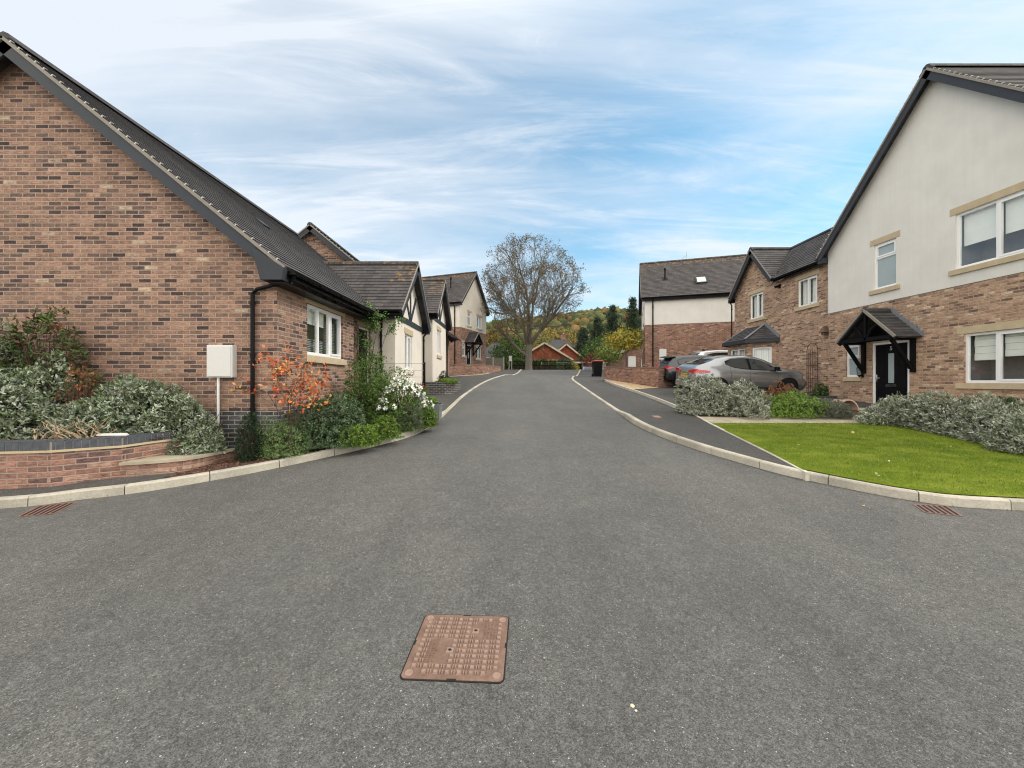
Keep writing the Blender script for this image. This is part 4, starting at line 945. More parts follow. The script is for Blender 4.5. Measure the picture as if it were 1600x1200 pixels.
#@@SECTION3
# ---------------------------------------------------------------- foliage tools
NR=np.random.RandomState
def unit(a): return a/np.maximum(np.linalg.norm(a,axis=-1,keepdims=True),1e-9)
def leaves(name,P,D,k,ln,wd,pal,spread,seed,jit=.02,fold=.25,pw=None,mat=None):
    """k leaves round every sprig point P with axis D, one mesh, colour per leaf"""
    r=NR(seed); n=len(P); P=np.repeat(P,k,0); D=np.repeat(D,k,0); m=n*k
    d=unit(D*(1-spread)+r.randn(m,3)*spread*.8); P=P+r.randn(m,3)*jit
    L_=ln*r.uniform(.6,1.25,(m,1)); W_=L_*wd
    s=unit(np.cross(d,unit(D+r.randn(m,3)*.5))); nn=np.cross(s,d)
    mid=P+d*L_*.5+nn*(-L_*.06)
    V=np.stack([P,mid-s*W_*.5+nn*W_*fold,P+d*L_-nn*L_*.08,mid+s*W_*.5+nn*W_*fold],1).reshape(-1,3)
    me=bpy.data.meshes.new(name); me.vertices.add(4*m); me.vertices.foreach_set('co',V.astype(np.float32).ravel())
    me.loops.add(4*m); me.loops.foreach_set('vertex_index',np.arange(4*m,dtype=np.int32)); me.polygons.add(m)
    me.polygons.foreach_set('loop_start',np.arange(0,4*m,4,dtype=np.int32)); me.polygons.foreach_set('loop_total',np.full(m,4,dtype=np.int32)); me.update()
    pal=np.array(pal); ci=r.choice(len(pal),n,p=pw); cj=r.choice(len(pal),m,p=pw); mixw=r.uniform(.25,1,(m,1))
    C=pal[np.repeat(ci,k)]*mixw+pal[cj]*(1-mixw); C=C*r.uniform(.75,1.25,(m,1))
    C4=np.repeat(np.concatenate([C,np.ones((m,1))],1),4,0); a=me.color_attributes.new('col','FLOAT_COLOR','CORNER'); a.data.foreach_set('color',C4.astype(np.float32).ravel())
    me.materials.append(mat or leafm); return me
def dome_pts(n,seed,rx,ry,h,lumps=9,lump=.38,inner=.30,low=-.15,full=False):
    r=NR(seed); d=r.randn(n*3,3); d=unit(d)
    if not full: d=d[d[:,2]>low][:n]
    else: d=d[:n]
    lc=unit(r.randn(lumps,3)); lc[:,2]=abs(lc[:,2]) if not full else lc[:,2]
    g=np.exp(-((1-d@lc.T)/.12)).max(1); rad=(1.16-lump)+lump*g
    rad*=1-(1-inner)*r.uniform(0,1,len(d))**2.2
    return d*rad[:,None]*np.array([rx,ry,h]),d
STY={
 'silver':dict(k=8,ln=.068,wd=.36,pal=[(.15,.19,.11),(.30,.34,.25),(.09,.14,.05),(.46,.50,.42),(.20,.24,.14)],spread=.55,n=1050,jit=.010,up=.55),
 'silverfine':dict(k=8,ln=.072,wd=.28,pal=[(.20,.22,.15),(.36,.38,.30),(.12,.15,.07),(.50,.52,.44)],spread=.5,n=1050,jit=.014,up=.6),
 'photinia':dict(k=6,ln=.085,wd=.42,pal=[(.06,.12,.03),(.11,.17,.045),(.05,.085,.03),(.16,.06,.04),(.12,.10,.05)],spread=.6,n=560,jit=.02,up=.4),
 'darkgreen':dict(k=9,ln=.038,wd=.5,pal=[(.055,.10,.04),(.09,.14,.065),(.035,.065,.028),(.15,.20,.12)],spread=.65,n=1500,jit=.014,up=.35),
 'feather':dict(k=10,ln=.036,wd=.25,pal=[(.13,.21,.07),(.20,.28,.11),(.09,.15,.05)],spread=.6,n=1200,jit=.02,up=.45),
 'midgreen':dict(k=8,ln=.06,wd=.30,pal=[(.08,.15,.03),(.14,.22,.05),(.05,.09,.025)],spread=.5,n=1200,jit=.02,up=.5),
 'lime':dict(k=9,ln=.030,wd=.6,pal=[(.14,.24,.03),(.09,.17,.025),(.21,.30,.05),(.05,.10,.02)],spread=.6,n=700,jit=.012,up=.4),
 'mound':dict(k=9,ln=.034,wd=.6,pal=[(.12,.22,.03),(.19,.30,.05),(.08,.15,.025),(.25,.35,.08)],spread=.6,n=1500,jit=.012,up=.4),
 'lavender':dict(k=9,ln=.07,wd=.10,pal=[(.15,.17,.12),(.23,.24,.19),(.10,.12,.08)],spread=.28,n=800,jit=.01,up=.8),
 'yew':dict(k=9,ln=.035,wd=.3,pal=[(.018,.035,.018),(.035,.06,.025),(.012,.022,.012)],spread=.5,n=900,jit=.01,up=.6),
 'heather':dict(k=9,ln=.04,wd=.3,pal=[(.30,.10,.04),(.22,.09,.04),(.38,.17,.07),(.14,.09,.05)],spread=.4,n=600,jit=.01,up=.6),
 'hedge':dict(k=6,ln=.10,wd=.6,pal=[(.04,.08,.02),(.07,.12,.03),(.10,.15,.05)],spread=.6,n=1200,jit=.05,up=.4),
}
def stems(mb,r,rx,ry,h,n,rad,seed):
    rr=random.Random(seed)
    for i in range(n):
        a=rr.uniform(0,6.28); q=rr.uniform(.3,.85); e=Vector((math.cos(a)*rx*q,math.sin(a)*ry*q,h*rr.uniform(.5,.85)*math.sqrt(1-q*q*.6)))
        b=Vector((math.cos(a)*rx*.12,math.sin(a)*ry*.12,0)); m=b.lerp(e,.5)+Vector((rr.uniform(-.04,.04),rr.uniform(-.04,.04),h*.08))
        mb.tube([b,m,e],[rad,rad*.7,rad*.35],4,caps=False)
CACHE={}
def shrub(name,label,cat,pos,rx,ry,h,style,seed,group=None,rz=0,share=None,extra=None,nmul=1.0,lump=.40):
    st=STY[style]; T=Thing(name,label,cat,pos,rz,group)
    if share and share in CACHE:
        f,s,(sx,sy,sz)=CACHE[share]
        for nm,me in (('foliage',f),('stems',s)):
            o=T.part(nm,me,None); o.scale=(rx/sx,ry/sy,h/sz)
        return T
    P,D=dome_pts(int(st['n']*nmul),seed,rx,ry,h,lump=lump); D=unit(D*np.array([1,1,1])+np.array([0,0,st['up']])); P[:,2]=np.maximum(P[:,2],.0)+.01
    f=leaves('foliage',P,D,st['k'],st['ln'],st['wd'],st['pal'],st['spread'],seed,st['jit']); T.part('foliage',f,None)
    mb=MB(); stems(mb,None,rx,ry,h,64,.012,seed); s=finish('stems',mb,twig,uv=False); T.part('stems',s,None)
    if share: CACHE[share]=(f,s,(rx,ry,h))
    if extra:
        nm,frac,kk,ln_,wd_,pal_,sp_=extra; r=NR(seed+5); 
        P2,D2=dome_pts(frac,seed+1,rx*1.04,ry*1.04,h*1.04,lump=lump,inner=.92); P2=P2[P2[:,2]>h*.30]; D2=unit(P2)
        T.part(nm,leaves(nm,P2,D2,kk,ln_,wd_,pal_,sp_,seed+2,.018),None)
    return T
def bush(name,label,cat,bx,by,wpx,top,style,seed,dz=.14,ryf=.9,Y=None,**k):
    if Y is None: b=gp(bx,by,dz)
    else: b=Vector(((bx-800)/F*Y,Y))
    rx=wpx/2/F*b.y; z=G(b.y)+dz if by is not None else k.pop('z'); 
    h=EYE+(HZ-top)/F*b.y-z; return shrub(name,label,cat,(b.x,b.y,z),rx,rx*ryf,h,style,seed,**k)

# ---------------------------------------------------------------- raised bed on the left
wp=[Vector((-9.5,5.02)),Vector((PW[0].x,PW[0].y+.0)),Vector((PW[1].x,PW[1].y)),Vector((-5.58,5.50))]
BT=.80
T=Thing('raised_bed_wall','curved brick retaining wall with blue brick coping, holding the silvery shrubs on the left','wall',(-6,5.5,.2))
def wallstrip(mb,line,z0f,z1f,th,side=1,mi=0):
    o=offset([Vector(p) for p in line],th*side)
    for i in range(len(line)-1):
        a,b,c,d=line[i],line[i+1],o[i+1],o[i]
        mb.hexa([(a[0],a[1],z0f(a)),(b[0],b[1],z0f(b)),(c[0],c[1],z0f(c)),(d[0],d[1],z0f(d)),(a[0],a[1],z1f(a)),(b[0],b[1],z1f(b)),(c[0],c[1],z1f(c)),(d[0],d[1],z1f(d))],mi)
main=[Vector((p.x,p.y)) for p in wp]+[Vector((-5.50,5.92)),Vector((-5.36,6.28)),Vector((-5.30,6.70))]
mb=MB(); wallstrip(mb,main,lambda p:-.1,lambda p:BT-.045,.215); T.part('brick_face',mb,brkp)
mb=MB(); wallstrip(mb,offset(main,-.02),lambda p:BT-.045,lambda p:BT-.015,.24); T.part('creasing_course',mb,stone)
# coping: bricks on edge
mb=MB(); rnd=random.Random(2); cl=resample(offset(main,-.01),.078)
for a,b in zip(cl,cl[1:]):
    d=(b-a).normalized(); n=Vector((-d.y,d.x))*.222; a2=a+d*.005; b2=b-d*.005; zt=BT+.105+rnd.uniform(-.003,.003)
    mb.hexa([(q.x,q.y,z) for z in (BT-.015,zt) for q in (a2,b2,b2+n,a2+n)])
T.part('blue_coping',mb,plain('blue_brick',(.060,.066,.078),.55,var=.45,scale=14,bmp=.2))
mb=MB(); wallstrip(mb,offset(main,-.004),lambda p:BT-.015,lambda p:BT+.094,.21); T.part('coping_mortar',mb,vergem)
mb=MB(); wpz=Vector(((72-800)/F*5.28,5.262)); mb.box((wpz.x-.02,wpz.y-.006,.50),(wpz.x+.05,wpz.y+.05,.56)); T.part('weep_hole',mb,dark)
mb=MB(); led=smooth_line([(-5.60,5.485),(-5.3,5.60),(-4.98,5.80),(-4.86,6.15),(-4.80,6.68)],3)
wallstrip(mb,led,lambda p:-.1,lambda p:.50,.10); T.part('low_brick_face',mb,brkp,label='low brick face stepping down below the ledge')
mb=MB(); lo_=offset(led,-.03); back=[Vector(p) for p in smooth_line([(-5.58,5.50),(-5.50,5.92),(-5.36,6.28),(-5.28,6.30),(-5.28,6.32)],3)]
for i,(a,b,c,d) in enumerate(zip(lo_,lo_[1:],back[1:]+[back[-1]]*3,back)):
    if i==6: pass
    mb.hexa([(q.x,q.y,z) for z in (.502,.545) for q in (a,b,c,d)])
T.part('ledge_slab',mb,paving)
mk('raised_bed_soil',sheet([(-9.6,5.2),(-6.9,5.35),(-5.65,5.68),(-5.45,5.9),(-5.36,6.71),(-9.6,6.71)],lambda x,y:BT+.02,[5.5]),soilm)
S='silvery leaved shrub in the raised bed '
gsil='silver leaved shrubs in the raised bed'
def lb(l,r,top,Y,z,style,seed,name,label,**k):
    X=((l+r)/2-800)/F*Y; rx=(r-l)/2/F*Y; return shrub(name,label,'shrub',(X,Y,z),rx,k.pop('ry',.42),EYE+(HZ-top)/F*Y-z,style,seed,**k)
lb(-95,60,566,5.72,.84,'silver',11,'silver_shrub',S+'cut off by the left edge of the photo',group=gsil,ry=.36,nmul=1.2)
lb(10,135,566,6.05,.84,'silver',12,'silver_shrub',S+'below the reddish green photinia',group=gsil,ry=.4,nmul=1.2)
lb(75,200,612,5.88,.84,'silver',13,'silver_shrub',S+'right behind the white plastic strip',group=gsil,ry=.33,nmul=1.1)
lb(150,275,584,6.2,.84,'silver',14,'silver_shrub',S+'against the brick gable, left of the meter box',group=gsil,ry=.4,nmul=1.2)
lb(205,298,604,6.38,.80,'silver',19,'silver_shrub',S+'directly left of the white meter pole',group=gsil,ry=.34)
lb(262,362,622,6.36,.56,'silver',15,'silver_shrub','silvery shrub spilling over the stone ledge under the white meter box',group=gsil,ry=.30,nmul=1.3,lump=.5)
lb(-70,42,488,6.35,1.2,'silver',16,'silver_shrub','tall silvery shrub left of the photinia, touching the photo edge',group=gsil,ry=.3)
lb(-10,152,462,6.36,.84,'photinia',17,'photinia_bush','big green shrub with reddish new leaves in front of the brick gable',ry=.32,nmul=1.5)
# bare pale twigs, dry heather, plastic strip
mb=MB(); rr=random.Random(4)
for i in range(34):
    x0=rr.uniform(-6.9,-5.95); y0=rr.uniform(5.42,5.7); p=Vector((x0,y0,.83)); pts=[p]
    for k in range(4): p=p+Vector((rr.uniform(-.13,.13),rr.uniform(-.07,.05),rr.uniform(.02,.11))); pts.append(p)
    mb.tube(pts,[.011,.009,.007,.005,.003],4,caps=False)
single('bare_twigs',mb,paletwig,'tangle of bare pale twigs low in the raised bed at the left edge','twigs',loc=(-6.5,5.6,.83))
lb(95,150,572,5.98,1.05,'heather',18,'dried_flower_clump','rusty brown dried flower clump between the silver shrubs',ry=.12,nmul=.35)
mb=MB(); a=at(153,682,5.62); b=at(201,680,5.66); zt=BT+.108
mb.hexa([(a.x,a.y-.03,zt),(b.x,b.y-.03,zt),(b.x-.03,b.y+.04,zt),(a.x+.03,a.y+.04,zt),(a.x+.01,a.y-.02,zt+.03),(b.x-.01,b.y-.02,zt+.035),(b.x-.05,b.y+.03,zt+.03),(a.x+.05,a.y+.03,zt+.028)])
single('plastic_strip',mb,white,'white plastic strip lying on the blue brick coping','litter',loc=(a.x,a.y,zt))
# ---------------------------------------------------------------- bed beside the bungalow
bush('dwarf_conifer','small very dark green upright conifer beside the black downpipe','shrub',391,716,34,655,'yew',21,ryf=1,lump=.1)
bush('spiraea_bush','light green feathery shrub between the dark conifer and the dark green bush','shrub',437,708,84,655,'feather',22)
bush('spreading_bush','wide dark green small leaved bush below the orange shrub','shrub',512,690,136,608,'darkgreen',23,nmul=2.0)
bush('climbing_rose_bush','bright mid green shrub below the end of the bungalow window','shrub',576,640,96,572,'midgreen',24,Y=8.9,dz=.2,nmul=2.0)
bush('white_flowering_bush','bush covered in white flowers beside the wire railing','shrub',624,640,92,576,'midgreen',25,Y=8.65,dz=.15,nmul=1.1,
     extra=('flowers',190,9,.052,.95,[(.85,.85,.80),(.78,.80,.70)],.75))
bush('lavender_bush','grey green lavender bush between the lime shrubs by the kerb','shrub',636,670,56,636,'lavender',26)
bush('euonymus_bush','lime green shrub right of the dark green bush by the kerb','shrub',560,695,60,662,'lime',27,group='lime green shrubs along the left kerb',nmul=1.3)
bush('euonymus_bush','lime green shrub in the middle of the kerb row, left of the lavender','shrub',600,684,50,654,'lime',28,group='lime green shrubs along the left kerb')
bush('euonymus_bush','lime green shrub nearest the metal planter, overhanging the kerb','shrub',668,665,30,636,'lime',29,group='lime green shrubs along the left kerb')
# orange shrub
T=Thing('orange_leaf_shrub','open twiggy shrub with orange and red autumn leaves at the brick corner','shrub',(-3.78,6.55,.5)); mb=MB(); rr=random.Random(9); tips=[];tdir=[]
def grow(mb,p,d,ln,rad,lev,maxl,rr,tips,tdir,nseg=4,wob=.18,kids=(3,4),sides=5,up=.1,sf=.62,spr=.75,collect=1):
    pts=[p]; rs=[rad]; q=p.copy(); dd=d.copy(); seg=[]
    for i in range(nseg):
        dd=(dd+Vector((rr.gauss(0,wob),rr.gauss(0,wob),rr.gauss(0,wob)+up))*.5).normalized(); q=q+dd*(ln/nseg); pts.append(q.copy()); rs.append(rad*(1-.6*(i+1)/nseg)); seg.append((q.copy(),dd.copy()))
    mb.tube(pts,rs,max(3,sides-lev),caps=False)
    if lev>=maxl-collect+1 or lev==maxl:
        for s in seg[1:]: tips.append(s[0]); tdir.append(s[1])
    if lev<maxl:
        for k in range(rr.randint(*kids)):
            j=rr.randint(max(0,nseg//2-1),nseg-1); a,b=seg[j]; v=Vector((rr.gauss(0,1),rr.gauss(0,1),rr.gauss(0,.6))); v=(b+v.normalized()*spr).normalized()
            grow(mb,a,v,ln*sf*rr.uniform(.8,1.15),rad*(1-.6*(j+1)/nseg)*.75,lev+1,maxl,rr,tips,tdir,nseg,wob,kids,sides,up,sf,spr,collect)
for i in range(8): grow(mb,Vector((rr.uniform(-.05,.05),rr.uniform(-.05,.05),0)),Vector((rr.uniform(-.22,.30),rr.uniform(-.3,.1),1)).normalized(),1.10,.010,0,2,rr,tips,tdir,sf=.5,collect=2)
T.part('branches',mb,twig,world=False,uv=False); P=np.array([tuple(p) for p in tips]); D=np.array([tuple(p) for p in tdir]); P=P[::2]; D=D[::2]
T.part('foliage',leaves('foliage',P,D,4,.070,.6,[(.55,.13,.05),(.62,.22,.08),(.45,.09,.04),(.60,.36,.10),(.36,.10,.05)],.7,5,.03),None)
# climber by the porch on a post
T=Thing('climbing_plant','green climbing plant trained up the porch post beside the bungalow door','plant',(-3.85,10.15,1.0)); mb=MB(); rr=random.Random(12); tips=[];tdir=[]
for i in range(6): grow(mb,Vector((rr.uniform(-.10,.06),rr.uniform(-.1,.5),0)),Vector((rr.uniform(-.08,.16),rr.uniform(-.1,.1),1)).normalized(),2.4,.012,0,2,rr,tips,tdir,nseg=6,sf=.16,up=.10,collect=3,kids=(4,5),spr=1.1)
T.part('stems',mb,twig,world=False,uv=False); P=np.array([tuple(p) for p in tips]); D=np.array([tuple(p) for p in tdir])
T.part('foliage',leaves('foliage',P,D,3,.062,.55,[(.09,.17,.04),(.14,.23,.06),(.06,.11,.03)],.8,6,.05),None)
# wire railing
T=Thing('wire_railing','black post and thin wire railing in front of the cream gable','railing',(-2.6,11.3,.8))
for x in (-2.57,-4.0):
    mb=MB(); mb.box((x-.02,11.28,.75),(x+.02,11.32,2.26)); T.part('post',mb,blackp)
mb=MB()
for k in range(5): z=2.23-.2*k; mb.tube([(-2.57,11.3,z),(-4.0,11.3,z)],.005,4)
T.part('wires',mb,galv)
# planters
pb=gp(675,655,.13); T=Thing('metal_planter','rectangular galvanised metal planter on the kerb side paving','planter',(pb.x,pb.y,G(pb.y)+.1)); z=G(pb.y)+.1
mb=MB(); w_=.24; h_=.42
mb.hexa([(pb.x+sx*w_*.85,pb.y+sy*.16,z) for sx,sy in ((-1,-1),(1,-1),(1,1),(-1,1))]+[(pb.x+sx*w_,pb.y+sy*.2,z+h_) for sx,sy in ((-1,-1),(1,-1),(1,1),(-1,1))])
for k in range(9): u=-w_*.9+k*w_*.225; mb.box((pb.x+u-.006,pb.y-.205,z+.03),(pb.x+u+.006,pb.y-.165,z+h_-.04))
mb.box((pb.x-w_-.015,pb.y-.215,z+h_-.03),(pb.x+w_+.015,pb.y+.215,z+h_)); T.part('box',mb,galv)
shrub('potted_plant','small green plant growing in the rectangular metal planter','plant',(pb.x-.05,pb.y,z+h_),.17,.13,.14,'mound',31,nmul=.2)
pc=Vector(((656-800)/F*11.0,11.0)); z=G(11)+.25; T=Thing('metal_bucket','round galvanised bucket planter beside the railing post','planter',(pc.x,pc.y,z))
mb=MB(); mb.lathe((pc.x,pc.y,z-.2),[(0,0),(.12,0),(.17,.62),(.18,.64),(.16,.64),(.15,.58),(0,.58)],20); T.part('bucket',mb,galv,smooth=False)
shrub('red_flowers','dark red and pink flowers in the round metal bucket','flowers',(pc.x+.03,pc.y-.02,z+.42),.24,.18,.20,'heather',32,nmul=.12,
      extra=('flowers',30,6,.05,.9,[(.35,.01,.04),(.55,.03,.10),(.12,.01,.03)],.7))
# blue brick retaining wall + plants of second bungalow
T=Thing('blue_brick_wall','low dark blue brick retaining wall in front of the second cream gable','wall',(-3,16,1.2))
mb=MB(); wl=[Vector((-4.2,15.6)),Vector((-2.75,15.75)),Vector((-2.45,16.1)),Vector((-2.35,17.6))]; wallstrip(mb,wl,lambda p:.9,lambda p:1.68,.2); T.part('brick_face',mb,bluebrk)
mk('raised_bed_soil',sheet([(-4.1,15.8),(-2.8,15.95),(-2.62,16.2),(-2.5,17.6),(-3.5,17.6),(-3.5,16.0)],lambda x,y:1.66),soilm)
shrub('ground_cover_plant','bright green trailing plant on top of the blue brick wall','plant',(-2.72,16.1,1.62),.45,.42,.18,'mound',33,nmul=.6)
shrub('small_yew','small dark upright shrub at the foot of the second cream gable','shrub',(-3.02,16.9,1.64),.28,.26,.5,'yew',34,nmul=.6)
# low brick wall at far left house
def lowwall(label,line,zt0,zt1,zb,bk,loc):
    T=Thing('garden_wall',label,'wall',loc); n=len(line)
    zt=lambda p:float(np.interp(p[0]+p[1]*1e-3,sorted([line[0][0],line[1][0]]),[zt0,zt1] if line[0][0]<line[1][0] else [zt1,zt0]))
    mb=MB(); wallstrip(mb,line,lambda p:zb,lambda p:zt(p)-.065,.215); T.part('brick_face',mb,bk)
    mb=MB(); wallstrip(mb,offset(line,-.02),lambda p:zt(p)-.064,lambda p:zt(p),.255); T.part('coping',mb,plain('brown_coping',(.20,.12,.09),.8)); return T
lowwall('low red brick garden wall in front of the far left house',[Vector((-4.6,25.5)),Vector((-2.15,27.2)),Vector((-.9,30.6))],2.86,2.92,1.6,brk3,(-3,26.5,2))
shrub('low_shrub','low green shrubs behind the far left garden wall','shrub',(-2.6,29.4,2.5),.9,.6,.5,'hedge',35,nmul=.3)
lowwall('low red brick garden wall beside the wheelie bin',[Vector((5.35,22.4)),Vector((6.75,17.7)),Vector((9.5,19.2))],2.58,2.36,1.1,brk3,(6,20,1.6))

# ---------------------------------------------------------------- right-hand planting
g2='silvery shrubs along the right-hand house'
bush('silver_shrub','silvery shrub at the kerb end of the path, below the silver car','shrub',1108,644,118,588,'silverfine',41,ryf=.8,nmul=1.6,group='silvery shrubs in front of the silver car')
bush('silver_shrub','silvery shrub between the kerb end bush and the bright green mound','shrub',1165,648,84,600,'silverfine',42,ryf=.9,nmul=1.1,group='silvery shrubs in front of the silver car')
bush('green_mound_plant','bright green mounded shrub at the edge of the flagstone path','shrub',1232,649,98,614,'mound',43,nmul=1.6,ryf=.8)
bush('heather_plant','rusty orange heather below the front wheel of the silver car','shrub',1219,None,56,600,'heather',44,Y=12.2,z=1.02,nmul=1.2)
bush('lavender_bush','grey lavender clump right of the green mound, by the path','shrub',1283,651,46,624,'lavender',45,nmul=1.0,group='lavender by the path')
bush('lavender_bush','grey lavender clump nearest the black front door','shrub',1310,652,40,630,'lavender',46,group='lavender by the path')
hb=[(1380,660,96,628,'first of the silvery hedge, hiding the foot of the door'),(1432,666,104,611,'tall silvery shrub right of the black door'),(1492,678,104,612,'silvery shrub under the left end of the big lower window'),(1552,690,110,622,'silvery shrub under the middle of the big lower window'),(1608,704,110,645,'silvery shrub of the hedge cut by the right photo edge')]
for i,(bx,by,wd_,tp,lbk) in enumerate(hb):
    bush('silver_shrub',lbk,'shrub',bx,by,wd_,tp,'silverfine',50+i,dz=.12,ryf=.85,nmul=1.5,group=g2,lump=.52)
bush('dark_green_shrub','dark green shrub rising behind the silvery hedge near the right edge','shrub',1572,None,70,624,'darkgreen',56,Y=8.9,z=.7,nmul=1.0)
# raised planter with trellis
T=Thing('raised_planter_wall','blue brick capped raised planter at the corner of the right-hand house','wall',(11.3,14.2,.9))
pz=1.16; mb=MB(); pl_=[Vector((10.75,15.9)),Vector((10.75,14.15)),Vector((11.98,14.15))]; wallstrip(mb,pl_,lambda p:.6,lambda p:pz-.10,.2,side=1); T.part('brick_face',mb,brk2)
mb=MB()
for a,b in ((Vector((10.73,15.9)),Vector((10.73,14.13))),(Vector((10.73,14.13)),Vector((11.98,14.13)))):
    cl=resample([a,b],.078)
    for p,q in zip(cl,cl[1:]):
        d=(q-p).normalized(); n=Vector((-d.y,d.x))*.22; p2=p+d*.005; q2=q-d*.005; mb.hexa([(v.x,v.y,z) for z in (pz-.098,pz) for v in (p2,q2,q2+n,p2+n)])
T.part('blue_coping',mb,MATS['blue_brick'])
mk('planter_soil',sheet([(10.94,14.34),(12.18,14.56),(12.18,17.4),(10.94,17.4)],lambda x,y:pz-.06+.0*(y)),soilm)
shrub('trailing_plant','small green plant at the right end of the raised planter','plant',(11.9,14.75,pz-.05),.28,.22,.42,'hedge',57,nmul=.12)
T=Thing('garden_trellis','arched dark metal trellis standing against the sandy brick wall','trellis',(12.05,15.5,pz-.1)); mb=MB()
y0,y1,zb,zt=15.22,15.78,pz-.1,2.95; x=12.12
arc=[(x,y0,zb),(x,y0,zt)]+[(x,(y0+y1)/2-math.cos(t)*.28,zt+math.sin(t)*.30) for t in [math.pi*i/10 for i in range(1,10)]]+[(x,y1,zt),(x,y1,zb)]
mb.tube(arc,.013,6)
for k,hh in zip(range(1,6),(2.85,2.98,3.05,2.98,2.85)): yy=y0+.56*k/6; mb.tube([(x,yy,zb+.2),(x,yy,hh)],.008,5)
for z in (zb+.2,zb+.75,zb+1.3,2.80): mb.tube([(x,y0,z),(x,y1,z)],.010,5)
T.part('lattice',mb,trell)
p=at(1335,660,11.15); T=Thing('terracotta_planter','pale terracotta planter lying on its side by the front path','planter',(p.x,11.15,.84)); mb=MB()
c0=(9.72,11.3,.84)
for r0,r1 in ((.27,.24),):
    prof=[]; n=14
    for i in range(n+1):
        t=math.pi*(.02+.96*i/n); prof.append((math.cos(t),math.sin(t)))
    for i in range(n):
        (a0,b0_),(a1,b1_)=prof[i],prof[i+1]
        for s0,s1,fl in ((.30,.30,1),(.27,.27,-1)):
            q=[(c0[0]+a0*s0,c0[1]-.22,c0[2]+b0_*s0*1.15),(c0[0]+a1*s0,c0[1]-.22,c0[2]+b1_*s0*1.15),(c0[0]+a1*s0*.85,c0[1]+.25,c0[2]+b1_*s0),(c0[0]+a0*s0*.85,c0[1]+.25,c0[2]+b0_*s0)]
            mb.face(q)
        mb.face([(c0[0]+a0*.30,c0[1]-.22,c0[2]+b0_*.345),(c0[0]+a1*.30,c0[1]-.22,c0[2]+b1_*.345),(c0[0]+a1*.27,c0[1]-.22,c0[2]+b1_*.31),(c0[0]+a0*.27,c0[1]-.22,c0[2]+b0_*.31)])
mb.box((c0[0]-.36,c0[1]-.24,c0[2]+.22),(c0[0]-.24,c0[1]-.12,c0[2]+.34))
T.part('pot',mb,terra,smooth=True)
q=frw.p(onwall(frw,1219,447)[0],5.0,.0); zq=onwall(frw,1219,447)[1]; mb=MB(); mb.box((12.15,q.y-.05,zq-.08),(12.2,q.y+.05,zq+.08)); mb.beam((12.16,q.y,zq),(11.98,q.y+.02,zq-.04),.12,.10); single('security_lamp',mb,blackp,'small black security lamp high on the sandy brick wall','lamp',loc=(12.18,q.y,zq))
yq=14.85; mb=MB(); za=onwall(frw,1290,519)[1]; mb.box((12.02,yq-.08,za-.12),(12.2,yq+.08,za+.02)); mb.hexa([(11.95,yq-.13,za-.02),(12.2,yq-.13,za-.02),(12.2,yq+.13,za-.02),(11.95,yq+.13,za-.02),(12.02,yq-.02,za+.20),(12.2,yq-.02,za+.20),(12.2,yq+.02,za+.20),(12.02,yq+.02,za+.20)])
single('bird_box',mb,plain('brown_wood',(.14,.09,.06),.8),'small brown pitched bird box on the wall beside the render edge','bird box',loc=(12.1,yq,za))

# ---------------------------------------------------------------- street things
# manhole cover, laid on the road slope
TL,TR,BR,BL=[gp(*q) for q in ((667,963),(796,967),(787,1066),(622,1056))]
cen=(TL+TR+BR+BL)/4; ang=math.atan2(TR.y-TL.y,TR.x-TL.x); SZ=.60; SY=.575
T=Thing('manhole_cover','rusty square cast iron manhole cover in the middle of the road','manhole cover',(cen.x,cen.y,G(cen.y)),ang)
T.o.rotation_euler=(math.atan(.04),0,ang)
def lbox(mb,x0,x1,y0,y1,z0,z1,mi=0,bev=.004):
    mb.hexa([(x0,y0,z0),(x1,y0,z0),(x1,y1,z0),(x0,y1,z0),(x0+bev,y0+bev,z1),(x1-bev,y0+bev,z1),(x1-bev,y1-bev,z1),(x0+bev,y1-bev,z1)],mi)
def rrect(mb,hx,hy,r,z0,z1,inner=None):
    pts=[]
    for cx_,cy_,a0 in ((hx-r,hy-r,0),(-hx+r,hy-r,90),(-hx+r,-hy+r,180),(hx-r,-hy+r,270)):
        for k in range(5): a=R(a0+22.5*k); pts.append((cx_+r*math.cos(a),cy_+r*math.sin(a)))
    mb.face([(x,y,z1) for x,y in pts])
    for (a,b),(c,d) in zip(pts,pts[1:]+pts[:1]): mb.face([(a,b,z0),(c,d,z0),(c,d,z1),(a,b,z1)])
hx,hy=SZ/2,SY/2
mb=MB(); rrect(mb,hx+.008,hy+.008,.035,-.02,.004); T.part('joint_gap',mb,dark,world=False)
mb=MB(); rrect(mb,hx,hy,.03,-.02,.007); plate=T.part('plate',mb,iron,world=False)
mb=MB(); mbp=MB(); rnd=random.Random(8); nx,ny=15,12
for j in range(ny):
    for i in range(nx):
        x=-hx+.035+(2*hx-.07)*(i+.5)/nx; y=-hy+.03+(2*hy-.06)*(j+.5)/ny
        if (i<2 or i>nx-3) and (j<1 or j>ny-2): continue
        lug=False
        if (2<=i<=5 and 2<=j<=6) or (10<=i<=13 and 7<=j<=10):
            continue
        if (abs(x-.085)<.025 and abs(y-.125)<.03) or (abs(x+.055)<.025 and abs(y+.06)<.03): continue
        if (i)%2==0:
            lbox(mb,x-.014,x+.014,y-.014,y+.014,.006,.016)
        else:
            lbox(mb,x-.012,x-.003,y-.014,y+.014,.006,.015,bev=.002); lbox(mb,x+.003,x+.012,y-.014,y+.014,.006,.015,bev=.002)
for cx_,cy_ in ((.085,.125),(-.055,-.06)): lbox(mb,cx_-.024,cx_+.024,cy_-.024,cy_+.024,.006,.012)
